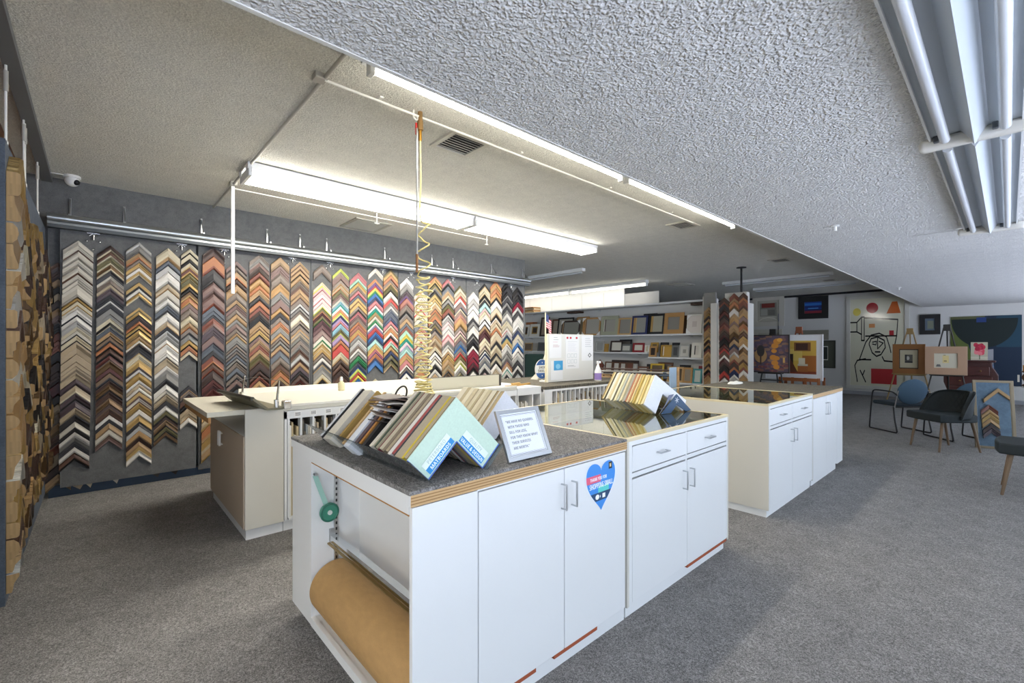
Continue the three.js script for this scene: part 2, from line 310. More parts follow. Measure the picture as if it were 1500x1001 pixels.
const PROFILES = [
  [[0, 0], [0, 0.75], [0.08, 1], [0.9, 1], [1, 0.8], [1, 0]],
  [[0, 0], [0, 1], [0.16, 1], [0.5, 0.6], [0.84, 0.5], [1, 0.42], [1, 0]],
  [[0, 0], [0, 0.5], [0.2, 0.88], [0.5, 1], [0.8, 0.84], [1, 0.45], [1, 0]],
  [[0, 0], [0, 1], [0.38, 1], [0.44, 0.74], [0.72, 0.74], [0.78, 0.5], [1, 0.5], [1, 0]],
  [[0, 0], [0, 0.55], [0.3, 0.6], [0.72, 0.9], [0.8, 1], [0.95, 1], [1, 0.8], [1, 0]],
];
// one mitred corner: half width a, height h down the column, depth d; the part of the section between t0 and t1
function chevron(a, h, d, prof, t0, t1, ends = true) {
  const p = PROFILES[prof], q = [];
  const at = (t) => { for (let i = 1; i < p.length; i++) if (p[i][0] >= t && p[i][0] > p[i - 1][0]) return p[i - 1][1] + (p[i][1] - p[i - 1][1]) * (t - p[i - 1][0]) / (p[i][0] - p[i - 1][0]); return p[p.length - 2][1]; };
  if (t0 <= 0) q.push([0, 0], [0, p[1][1]]); else q.push([t0, 0], [t0, at(t0)]);
  for (const k of p.slice(2, -1)) if (k[0] > t0 + 0.01 && k[0] < t1 - 0.01) q.push(k);
  q.push([t1, t1 >= 1 ? p[p.length - 2][1] : at(t1)], [t1, 0]);
  const pos = [], uv = [];
  const quad = (A, B, Cc, D, ua, ub) => { for (const [v, w] of [[A, ua[0]], [B, ua[1]], [Cc, ub[1]], [A, ua[0]], [Cc, ub[1]], [D, ub[0]]]) { pos.push(...v); uv.push(...w); } };
  for (let i = 0; i + 1 < q.length; i++) for (const s of [-1, 1]) {
    const [ta, za] = q[i], [tb, zb] = q[i + 1];
    const A = [0, -ta * h, za * d], B = [s * a, -a - ta * h, za * d], Cc = [s * a, -a - tb * h, zb * d], D = [0, -tb * h, zb * d];
    const o = (s + 1) * 0.3 + prof * 0.17;
    if (s > 0) quad(A, D, Cc, B, [[o, ta * 3], [o, tb * 3]], [[o + a * 4, ta * 3], [o + a * 4, tb * 3]]); else quad(A, B, Cc, D, [[o, ta * 3], [o + a * 4, ta * 3]], [[o, tb * 3], [o + a * 4, tb * 3]]);
  }
  if (ends) for (const s of [-1, 1]) for (let i = 1; i + 1 < q.length; i++) {
    const f = (k) => [s * a, -a - q[k][0] * h, q[k][1] * d], tri = s > 0 ? [f(0), f(i), f(i + 1)] : [f(0), f(i + 1), f(i)];
    for (const v of tri) { pos.push(...v); uv.push(0.5, 0.5); }
  }
  const g = new THREE.BufferGeometry();
  g.setAttribute('position', new THREE.Float32BufferAttribute(pos, 3)); g.setAttribute('uv', new THREE.Float32BufferAttribute(uv, 2)); g.computeVertexNormals();
  return g;
}
const ORD = 'first second third fourth fifth sixth seventh eighth ninth tenth eleventh twelfth thirteenth fourteenth fifteenth sixteenth seventeenth eighteenth nineteenth twentieth'.split(' ');
const ordinal = (n) => n < 20 ? ORD[n] : (n < 29 ? 'twenty-' + ORD[n - 20] : n === 29 ? 'thirtieth' : n < 39 ? 'thirty-' + ORD[n - 30] : n === 39 ? 'fortieth' : n < 49 ? 'forty-' + ORD[n - 40] : n === 49 ? 'fiftieth' : n < 59 ? 'fifty-' + ORD[n - 50] : n === 59 ? 'sixtieth' : n < 69 ? 'sixty-' + ORD[n - 60] : n === 69 ? 'seventieth' : n < 79 ? 'seventy-' + ORD[n - 70] : n === 79 ? 'eightieth' : n < 89 ? 'eighty-' + ORD[n - 80] : n === 89 ? 'ninetieth' : n < 99 ? 'ninety-' + ORD[n - 90] : 'hundredth');

// sliding display panels hung on the rail: [u0, u1, face z, label]
const PANELS = [
  [70, 90, -5.925, 'narrow grey felt panel tucked behind, brown samples, at the room corner', 0.03],
  [88, 287, -5.865, 'grey felt sliding panel carrying the cream and gilt sample columns', 0.09],
  [290.5, 455, -5.885, 'grey felt sliding panel carrying the brown wood sample columns', 0.06],
  [455.8, 582.5, -5.885, 'grey felt sliding panel carrying the rainbow sample columns', 0.06],
  [583.5, 682.5, -5.885, 'grey felt sliding panel behind the coiled yellow hose', 0.06],
  [683.3, 768, -5.885, 'grey felt sliding panel carrying crimson and black samples, at the wall end', 0.06],
];
const HANGERS = [[137, 1], [266, 1], [328, 2], [428, 2], [483, 3], [560, 3], [602, 4], [663, 4], [698, 5], [748, 5]];
PANELS.forEach(([u0, u1, z, label, y0], k) => {
  const x0 = onZ(u0, 500, z).x, x1 = onZ(u1, 500, z).x, p = thing('display_panel', label, 'display panel', [(x0 + x1) / 2, 0, z], 0, 'felt panels on the rail');
  mesh('board', box3(-(x1 - x0) / 2, (x1 - x0) / 2, y0, 2.49, -0.022, 0), C.feltDark, p);
  for (const s of [-1, 1]) mesh('edge_strip', box3(s * (x1 - x0) / 2 - (s > 0 ? 0.006 : 0), s * (x1 - x0) / 2 + (s > 0 ? 0 : 0.006), y0, 2.46, -0.02, 0.001), M('#6f7172', 0.7), p);
  for (const [u, kk] of HANGERS) if (kk === k) {
    const x = onZ(u, 400, z).x - (x0 + x1) / 2, y = 2.43;
    mesh('hanger', merge([bar([x - 0.045, y + 0.03, 0.012], [x + 0.045, y + 0.03, 0.012], 0.006, 6), bar([x, y - 0.03, 0.012], [x, y + 0.07, 0.012], 0.007, 6), bar([x - 0.03, y + 0.055, 0.012], [x + 0.03, y + 0.005, 0.012], 0.005, 6), bar([x - 0.03, y + 0.005, 0.012], [x + 0.03, y + 0.055, 0.012], 0.005, 6)]), C.chrome, p);
    for (const [dx, dy] of [[-0.045, -0.045], [0.045, -0.045], [0, -0.12]]) mesh('bolt', new THREE.SphereGeometry(0.011, 8, 6), C.chrome, p, [x + dx, y + dy, 0.004]);
  }
});
{ // aluminium track with triangular brackets
  const x0 = -0.33, x1 = 5.72, z = -5.80, t = thing('hanging_track', 'long aluminium sliding track along the top of the sample wall', 'track', [0, 0, z]);
  const prof = []; for (let i = 0; i <= 10; i++) { const a = Math.PI * (0.5 - i / 10); prof.push([0.035 * Math.cos(a) + 0.012, 0.03 * Math.sin(a) + 0.055]); }
  mesh('rail', ext([[-0.05, 0.10], [0.0, 0.10], ...prof, [0.03, 0.018], [0.03, 0], [-0.05, 0]].map(([a, b]) => [-a, b]), x1 - x0).rotateY(Math.PI / 2), C.alu, t, [x0, 2.492, 0]);
  mesh('lower_channel', box3(x0, x1, 2.462, 2.492, -0.045, 0.025), M('#5d6163', 0.5, 0.5), t);
  for (const u of [103, 182, 295, 391, 439, 478, 563, 632, 663, 719, 765]) {
    const x = Math.min(5.68, onZ(u, 330, BACKZ).x);
    mesh('bracket', merge([box3(x - 0.008, x + 0.008, 2.59, 2.78, -0.148, -0.136), bar([x, 2.765, -0.14], [x + 0.0, 2.60, 0.0], 0.006, 6), box3(x - 0.008, x + 0.008, 2.592, 2.604, -0.14, 0.01)]), C.steel, t);
  }
}

// columns read off the wall: [u-left, u-right, panel z, "apex-row tone[/lip] ...", lowest row]
const COLS = [
  [66, 104, -5.923, '385 brown,397 walnut,409 tan,420 black,430 beige,440 umber,452 tan,462 mauve,474 black,487 russet,500 terracotta,515 charcoal,530 umber,545 walnut,560 maroon,578 black,592 beige,606 taupe,620 tan,636 brown,650 russet,664 beige,680 umber,694 tan', 708],
  [92, 137, -5.865, '353 ivory,361 ivory/brown,369 ivory,381 ivory,391 ivory/brown,403 ivory,411 ivory,418 ivory,436 gold,442 cream/gold,449 ivory,454 white/black,464 white,472 silver,479 cream,485 ivory/black,492 cream/black,501 beige,519 beige,531 beige,545 beige,555 plum,565 beige/cream,576 plum/black,587 plum,597 beige,607 charcoal,618 ivory,626 charcoal,633 white,640 grey,646 charcoal,655 white,663 brown/black', 674, -6],
  [142, 182, -5.865, '360 umber/cream,369 brown/cream,378 olive/cream,388 bronze/cream,397 charcoal,405 ivory,410 taupe,417 beige,423 plum,432 black/white,444 charcoal,453 grey/cream,473 black/cream,479 slate,486 tan/black,494 bronze/black,502 orange/black,511 brown/black,521 mahogany,528 bronze,539 mahogany,546 bronze/black,557 walnut/bronze,566 bronze/charcoal,574 walnut,583 bronze,592 walnut/bronze,600 brown,608 white,614 charcoal,620 tan,629 ivory,638 brown/mauve', 646, -3],
  [184.5, 222, -5.865, '355 silver,362 grey,371 tan/orange,380 taupe,386 gold,393 white,398 gold/cream,404 -,414 gold/black,423 white,429 gold/cream,436 -,451 gold/olive,457 gold/black,464 umber,471 orange/black,477 gold/black,484 gold,492 tan/gold,499 white/tan,504 charcoal,513 charcoal/gold,519 cream,527 gold/umber,541 white,546 gold,557 white,562 beige,568 white,574 gold/brown,583 white/brown,590 gold,600 white,608 gold,618 charcoal,624 silver,631 honey,640 umber,647 tan,653 gold/cream,661 white', 668],
  [228, 263.5, -5.865, '364 cream/tan,382 slate,390 silver,399 white/silver,416 beige/tan,425 ivory,437 white/silver,448 slate/black,458 white,471 beige/tan,479 charcoal,485 silver,498 white/tan,505 white,512 white,518 white/grey,525 beige,536 white,543 grey/charcoal,558 charcoal,563 white,571 ivory,578 beige,587 charcoal,594 white,602 olive/black,610 umber/tan,617 bronze/black,625 olive/black,633 bronze', 639, -4],
  [265, 290, -5.865, '365 cream/black,373 cream,380 black,386 cream/gold,393 mahogany/gold,401 olive/gold,408 olive,415 gold/black,422 black,428 bronze/gold,436 orange/gold,445 mauve,452 taupe,463 cream,473 tan/orange,481 taupe/black,490 grey,498 gold/black,507 orange/brown,515 cream/black,521 -,565 charcoal/tan,573 taupe/black,580 brown,589 black,597 beige,604 beige/tan,612 white', 619, -2],
  [296, 328.5, -5.885, '362 umber/brown,376 orange/russet,395 charcoal/black,414 mauve,431 mauve/russet,449 slate/charcoal,466 russet/mauve,479 plum,492 mauve/plum,504 slate,514 charcoal,521 russet/orange,532 brown/russet,543 umber,556 mahogany,569 mahogany,584 mahogany,596 honey,606 beige/gold,619 orange/tan,636 gold/beige,652 tan/gold', 664, -2],
  [330.5, 361, -5.885, '383 mauve/umber,391 taupe,399 tan/orange,409 umber,417 tan,429 taupe,440 tan/black,447 mauve,454 taupe,460 tan,468 grey,474 mauve,482 taupe,488 tan,493 grey,500 grey/black,505 taupe/black,510 grey/black,515 taupe/black,520 slate/black,525 grey/black,531 taupe,539 slate/black,548 taupe/black,556 mauve,563 charcoal,571 slate/black', 580],
  [364.5, 394, -5.885, '373 taupe,379 grey,385 mauve,391 umber,399 russet,408 honey,418 orange,425 tan,433 charcoal,441 orange/brown,450 russet,456 umber,462 black,471 tan,478 tan/mauve,484 gold/black,493 mauve,498 tan,505 terracotta,512 tan,519 olive/brown,531 umber,543 walnut,551 russet,558 honey', 567],
  [396, 423, -5.885, '377 tan,390 mauve,401 taupe,416 honey,428 grey,439 mauve,451 honey,458 charcoal,465 taupe,472 orange/tan,480 grey,488 honey/brown,494 taupe,500 grey,506 tan/brown,514 slate,523 taupe,534 brown/tan,545 orange,552 tan,558 umber,568 russet', 578],
  [425, 452, -5.885, '384 tan/brown,390 tan/brown,396 tan/black,404 tan,412 taupe,419 brown/tan,425 tan,432 tan/brown,438 taupe,445 silver/black,451 grey/black,456 taupe,461 ivory/cream,470 taupe/black,476 taupe,482 tan/grey,488 beige,493 grey,499 taupe,506 grey,512 brown/taupe,520 silver,527 brown,531 tan,537 plum,544 black/umber,550 walnut,556 mahogany/black,563 brown,569 walnut', 577],
  [458, 484, -5.885, '388 taupe,401 -,414 cream/yellow,421 pink/crimson,426 pink,432 white/rose,439 white/pink,445 ivory/lime,452 olive/orange,458 maroon,463 olive/green,469 maroon,476 maroon,483 mauve,492 ivory/green,500 cream/gold,506 gold/cream,511 gold/brown,518 taupe,524 white,530 charcoal/gold,536 grey,542 grey,548 cream/gold,556 black/grey,563 white/grey', 573],
  [486, 510, -5.885, '394 lime/taupe,401 mauve,410 taupe/tan,419 beige/orange,424 olive,431 mauve/taupe,438 ivory,442 sky/teal,449 white,453 orange,458 lime/cream,462 navy,466 lilac,470 rose,475 sky,483 olive/lime,490 lilac,498 orange,505 red,516 cream/tan,526 umber,534 brown/umber,542 umber,550 brown', 560],
  [511.5, 536, -5.885, '400 rose,408 mint/teal,414 gold,420 taupe,426 rose/crimson,432 slate,437 gold/bronze,443 gold,449 taupe,454 black,457 rose,461 maroon,466 taupe,472 orange/russet,477 terracotta,483 gold/orange,491 grey,498 silver,506 taupe,511 white/black,516 grey,522 green,530 -,534 navy/blue,540 lime,545 red,550 yellow,555 blue', 564],
  [538, 560, -5.885, '393 ivory,400 -,409 orange/tan,414 purple,419 red,422 yellow,426 green,430 blue,435 navy,440 rose,448 white,452 teal/green,458 tan,464 ivory,469 green,473 white/aqua,477 lilac,480 red,487 blue,493 navy/aqua,499 aqua,504 gold/yellow,511 rose/purple,518 orange,524 navy,528 blue,536 -,555 cream/black,562 ivory', 570],
  [561, 582, -5.885, '395 olive/tan,399 gold,404 orange/russet,410 taupe,414 tan/olive,419 olive,425 black,428 ivory,437 red,443 taupe,448 silver,454 slate/navy,459 slate,465 navy,470 rose/maroon,477 cream,481 orange/gold,487 white/pink,492 charcoal,496 red/pink,502 mint/olive,508 honey,514 navy,520 olive/black,528 olive/tan', 536],
  [584.5, 604, -5.885, '408 white,417 grey,427 plum/purple,437 terracotta,447 taupe,456 black/grey,462 taupe,467 tan,473 slate,479 terracotta,484 mint,490 yellow,496 teal,501 pink/lilac,507 aqua,512 aqua,517 orange/tan,522 gold,527 rose,534 white/black,539 taupe,543 navy,547 white,553 cream/black,557 orange/tan,561 rose/teal', 570],
  [606, 625, -5.885, '425 cream/salmon,432 ivory,440 beige/tan,448 ivory/red,456 cream,464 ivory,471 slate,479 salmon/orange,487 ivory,495 cream/red,503 ivory/blue,511 beige,519 salmon,527 ivory/navy,535 cream,543 orange/tan,551 ivory/red,559 beige', 567],
  [626.5, 646, -5.885, '405 orange/gold,411 gold/black,417 olive/gold,422 grey/black,427 black/olive,432 gold/olive,438 gold/olive,443 cream/gold,448 tan/brown,454 orange/black,459 tan/orange,464 orange/black,470 taupe/black,475 olive/tan,480 charcoal,485 taupe,491 tan,496 beige,501 bronze/tan,508 cream/black,516 white/black,522 ivory/black,527 white,534 black,541 white/grey,548 tan/black', 556],
  [646.5, 664, -5.885, '409 rose/grey,416 black,420 slate/grey,427 tan,433 cream/black,439 grey/black,446 olive,452 russet/black,461 silver,466 grey,471 pink,476 silver,484 white/rose,493 pink,500 grey,505 silver,510 ivory,515 tan/black,520 gold/tan,527 tan,535 beige/tan,543 black/tan,549 umber', 557],
  [664.5, 682, -5.885, '419 olive/grey,423 cream,429 beige,434 red/orange,438 white,443 mauve/slate,452 cream,456 mauve,461 salmon,466 honey,478 taupe,484 pink/black,489 cream,493 mauve,499 slate,505 blue/slate,510 grey,516 red,521 olive,527 cream/lime,534 white,540 grey,546 olive', 555],
  [684, 700, -5.885, '428 white,440 silver/grey,447 white/grey,455 white,466 charcoal/black,471 grey/black,478 white,488 black/grey,495 charcoal,501 black,507 white/black,512 crimson,518 crimson/maroon,525 crimson,531 maroon/crimson,538 black/grey,545 white', 555],
  [701, 717, -5.885, '416 black/gold,421 cream,427 cream/gold,432 black/cream,439 charcoal,444 aqua,451 pink/beige,457 cream,462 white/black,470 white/charcoal,477 tan/brown,484 maroon,489 maroon/plum,495 cream/beige,501 cream,507 mauve/cream,512 black/white,517 navy/white,523 grey,529 slate,533 white,540 black/grey,547 pink/white', 556],
  [717.5, 733.5, -5.885, '412 orange/gold,419 tan/orange,424 orange,430 honey,436 black/white,442 white,451 cream/tan,461 black/white,468 beige,474 cream,480 orange/brown,486 cream,493 beige,500 black/cream,507 cream,512 beige,517 black/beige,523 cream,528 black,533 white,541 beige/cream,548 cream/tan', 556],
  [734, 749, -5.885, '414 black,421 charcoal,428 black/grey,436 charcoal,443 grey,449 charcoal,455 grey,460 white,466 grey/cream,472 cream,481 white/rose,486 silver,491 navy/teal,496 gold,503 white,507 silver,514 grey,520 grey,527 plum/orange,532 tan/orange,537 white/teal,543 white,549 black/white', 556],
  [749.5, 765, -5.885, '421 black,427 charcoal/black,433 black,438 charcoal,443 crimson,450 silver,456 charcoal/silver,465 white,473 silver/white,479 grey,484 navy/slate,490 cream/ivory,497 ivory,502 blue/navy,509 white/black,517 white,523 silver/black,529 charcoal,535 white,541 black,547 silver/white', 556],
];
const INDIVIDUAL = 11;
const stuffGeos = [];
const stuffOf = (g, tone) => { const c = new THREE.Color(TONE[tone]), a = new Float32Array(g.attributes.position.count * 3); for (let i = 0; i < a.length; i += 3) { a[i] = c.r; a[i + 1] = c.g; a[i + 2] = c.b; } g.setAttribute('color', new THREE.BufferAttribute(a, 3)); stuffGeos.push(g); };
COLS.forEach(([u0, u1, z, list, last, lean = 0], k) => {
  const rows = list.split(',').map((e) => { const [v, t] = e.split(' '); return [Number(v), t]; }), top = rows[0][0];
  let n = 0;
  rows.forEach(([v, t], i) => {
    if (t === '-') return;
    const vEnd = i + 1 < rows.length ? rows[i + 1][0] : last, sh = lean * (v - 360) / 300;
    const xl = onZ(u0 + sh, v, z).x, xr = onZ(u1 + sh, v, z).x, a = (xr - xl) / 2 * 0.985, xm = (xl + xr) / 2, um = (u0 + u1) / 2 + sh;
    const y0 = onZ(um, v, z).y, h = Math.max(0.018, (y0 - onZ(um, vEnd, z).y) * 0.97), d = Math.min(0.034, 0.012 + h * 0.22) * (0.8 + 0.4 * rnd()) * (k === 0 ? 0.8 : 1), prof = Math.floor(rnd() * 5);
    const [tone, second] = t.split('/'), lip = second || (rnd() < 0.5 ? tone + 'Deep' : undefined);
    const cut = lip ? rr(0.62, 0.78) : 1, tilt = (rnd() - 0.5) * 0.02;
    if (k < INDIVIDUAL) {
      const s = thing('frame_corner_sample', `${second ? tone + ' and ' + second : tone} corner sample, ${ordinal(n)} down in the ${ordinal(k)} chevron column from the room corner`, 'frame sample', [xm, y0, z + 0.001], 0, 'corner samples in the ' + ordinal(k) + ' wall column');
      s.rotation.z = tilt;
      mesh('moulding', chevron(a, h, d, prof, 0, cut), toneMat(tone), s);
      if (lip) mesh('lip', chevron(a, h, d * 1.02, prof, cut, 1), toneMat(lip), s);
    } else {
      const g = chevron(a, h, d, prof, 0, cut).rotateZ(tilt).translate(xm, y0, z + 0.001); stuffOf(g, tone);
      if (lip) stuffOf(chevron(a, h, d * 1.02, prof, cut, 1).rotateZ(tilt).translate(xm, y0, z + 0.001), lip);
    }
    n++;
  });
});
{ // the farther columns of the same wall, several hundred small corners
  const m = mesh('frame_corner_sample_rows', mergeGeometries(stuffGeos), new THREE.MeshPhysicalMaterial({ color: '#ffffff', vertexColors: true, roughness: 0.45, map: grainMap }));
  m.userData = { kind: 'stuff', label: 'rows of colourful frame corner samples on the farther felt wall panels', category: 'frame samples' };
}
{ // kick strip of dark blue glass along the foot of the wall, with odd corners resting in it
  const k = mesh('kick_strip', box3(-0.33, 5.7, 0, 0.105, BACKZ + 0.001, -5.915), M('#3d4f63', 0.25)); tag(k, 'dark blue strip along the foot of the sample wall', 'kick strip');
  for (const [x, s, t, lab] of [[-0.14, 0.05, 'beige', 'small beige offcut wedge at the foot of the sample wall'], [-0.06, 0.03, 'cream', 'tiny cream offcut wedge at the foot of the sample wall'], [0.13, 0.03, 'ivory', 'tiny ivory offcut wedge, apart from the others, at the wall foot'], [0.44, 0.045, 'charcoal', 'dark offcut wedge at the foot of the third sample column'], [0.59, 0.045, 'black', 'black offcut wedge at the foot of the fourth sample column'], [0.82, 0.04, 'umber', 'dark brown offcut wedge under the panel step']]) {
    const o = mesh('offcut_wedge', ext([[-s, 0.055], [s, 0.055], [s * 0.4, 0]], 0.02), toneMat(t), null, [x, 0.045, -5.912]); tag(o, lab, 'offcut');
  }
}

// ---------------------------------------------------------------- ornate samples on the side wall panel
{
  const px = -0.352, p = thing('display_panel', 'felt panel hung on rods, carrying thick gilt and raw-ended samples', 'display panel', [px, 0, -4.72], 0, 'felt panels on the rail');
  mesh('board', box3(-0.02, 0, 0.05, 2.47, -1.2, 1.22), M('#5b6470', 0.95, 0, { map: feltMap }), p);
  const q = thing('display_panel', 'second felt panel behind the gilt sample panel', 'display panel', [-0.50, 0, -4.6], 0, 'felt panels on the rail');
  mesh('board', box3(-0.02, 0, 0.05, 2.45, -1.3, 1.3), C.feltDark, q);
  for (const [z, y0, y1] of [[-3.62, 2.47, 2.92], [-4.42, 2.47, 2.92], [-4.49, 2.47, 2.92], [-5.36, 2.47, 2.92]]) {
    const r = thing('hanging_rod', z > -4 ? 'white rod with turnbuckle at the outer end of the gilt panel' : z > -4.45 ? 'white rod of a close pair holding the gilt panel' : z > -5 ? 'second white rod of the close pair holding the gilt panel' : 'thin white rod holding the gilt panel near the room corner', 'rod', [px - 0.01, 0, z]);
    mesh('rod', bar([0, y0 - 0.01, 0], [0, y1, 0], 0.006, 8), C.conduit, r);
    mesh('turnbuckle', bar([0, y1 - 0.16, 0], [0, y1 - 0.05, 0], 0.011, 8), C.conduitGrey, r);
    mesh('hook', rbx(0.02, 0.05, 0.03, 0.004), C.steel, r, [0, y0 + 0.0, 0]);
  }
  const rawM = M('#c0a070', 0.7, 0, { map: grainMap }), rawD = M('#6d553a', 0.7, 0, { map: grainMap });
  const orn = (t, metal) => { const k = t + 'orn'; if (!toneMats[k]) toneMats[k] = new THREE.MeshPhysicalMaterial({ color: TONE[t], roughness: 0.3, metalness: metal, bumpMap: ornBump, bumpScale: 0.02 }); return toneMats[k]; };
  const kinds = [['gold', 0.7], ['umber', 0], ['gold', 0.8], ['brass', 0.8], ['umber', 0], ['bronze', 0.6], ['walnut', 0], ['cream', 0], ['black', 0], ['gold', 0.75], ['honey', 0.3]];
  const zTop = [2.42, 2.30, 2.33, 2.27, 2.25, 2.24, 2.2, 2.18, 2.16, 2.1];
  const colW = 0.235;
  for (let c = 0; c < 10; c++) {
    const zc = -3.52 - colW / 2 - c * (colW + 0.004); let y = zTop[c], i = 0; const low = [0.10, 0.12, 0.16, 0.2, 0.24, 0.2, 0.18, 0.22, 0.2, 0.24][c];
    while (y > low + 0.2) {
      const h = c === 0 ? rr(0.07, 0.14) : rr(0.045, 0.11), d = c === 0 ? rr(0.04, 0.055) : rr(0.02, 0.06), prof = Math.floor(rnd() * 5), a = colW / 2 * rr(0.9, 1.0);
      const [t, metal] = c === 0 ? pick([['brown', 0], ['tan', 0], ['silver', 0.3], ['gold', 0.5], ['ivory', 0], ['honey', 0.3]]) : c < 5 ? pick(kinds) : pick([['umber', 0], ['black', 0], ['gold', 0.7], ['walnut', 0], ['bronze', 0.5], ['charcoal', 0], ['beige', 0]]);
      const s = thing('ornate_corner_sample', `thick ${t} moulding corner, ${ordinal(i)} down, ${ordinal(c)} gilt column from the panel's outer edge`, 'frame sample', [px + 0.001, y, zc], Math.PI / 2, 'thick corner samples on the hung panel, column ' + ORD[c]);
      mesh('moulding', chevron(a, h, d, prof, 0, 1, false), orn(t, metal), s);
      const P = PROFILES[prof]; for (const sgn of [-1, 1]) mesh('cut_end', ext(P.map(([tt, zz]) => [-tt * h, zz * d]), 0.002).rotateZ(0).applyMatrix4(new THREE.Matrix4().makeBasis(V(0, 1, 0), V(0, 0, 1), V(1, 0, 0))), rnd() < 0.3 && c > 0 ? rawD : rawM, s, [sgn * (a + 0.0005) - (sgn < 0 ? 0.002 : 0), -a, 0]);
      y -= h + rr(0.002, 0.012); i++;
    }
  }
  for (let i = 0, y = 2.2; y > 0.35; i++) {
    const h = rr(0.09, 0.16), t = pick(['silver', 'charcoal', 'grey', 'umber', 'silver']);
    const s = thing('ornate_corner_sample', `thick ${t} moulding corner on the panel behind, ${ordinal(i)} down from the top`, 'frame sample', [-0.498, y, -4.28], Math.PI / 2, 'thick corner samples on the panel behind');
    mesh('moulding', chevron(0.3, h, 0.05, i % 5, 0, 1), orn(t, 0.2), s); y -= h + 0.008;
  }
}
// ---------------------------------------------------------------- cabinets
const SEAM = 0.004;
// front faces the window (+z); doors and drawers are slabs standing proud of the carcass
function pull(parent, x, y, z, len, vertical) {
  const h = len / 2, p = vertical ? [[x, y - h, z], [x, y - h, z + 0.03], [x, y + h, z + 0.03], [x, y + h, z]] : [[x - h, y, z], [x - h, y, z + 0.03], [x + h, y, z + 0.03], [x + h, y, z]];
  return mesh('handle', merge([bar(p[0], p[1], 0.004, 8), bar(p[1], p[2], 0.0045, 8), bar(p[2], p[3], 0.004, 8), new THREE.SphereGeometry(0.0045, 8, 6).translate(...p[1]), new THREE.SphereGeometry(0.0045, 8, 6).translate(...p[2])]), C.steel, parent);
}
function slab(name, parent, x0, x1, y0, y1, z, t = 0.018) { return mesh(name, rbx(x1 - x0 - SEAM, y1 - y0 - SEAM, t, 0.0025), C.lam, parent, [(x0 + x1) / 2, (y0 + y1) / 2, z - t / 2]); }
const FR = -1.31, BK = -2.53;                                  // front and back of the two islands
const carpetTop = M('#ffffff', 1, 0, { map: carpetMap, bumpMap: carpetBump, bumpScale: 0.005 });
const greyTop = M('#c4bfae', 1, 0, { map: carpetMap, bumpMap: carpetBump, bumpScale: 0.005 });

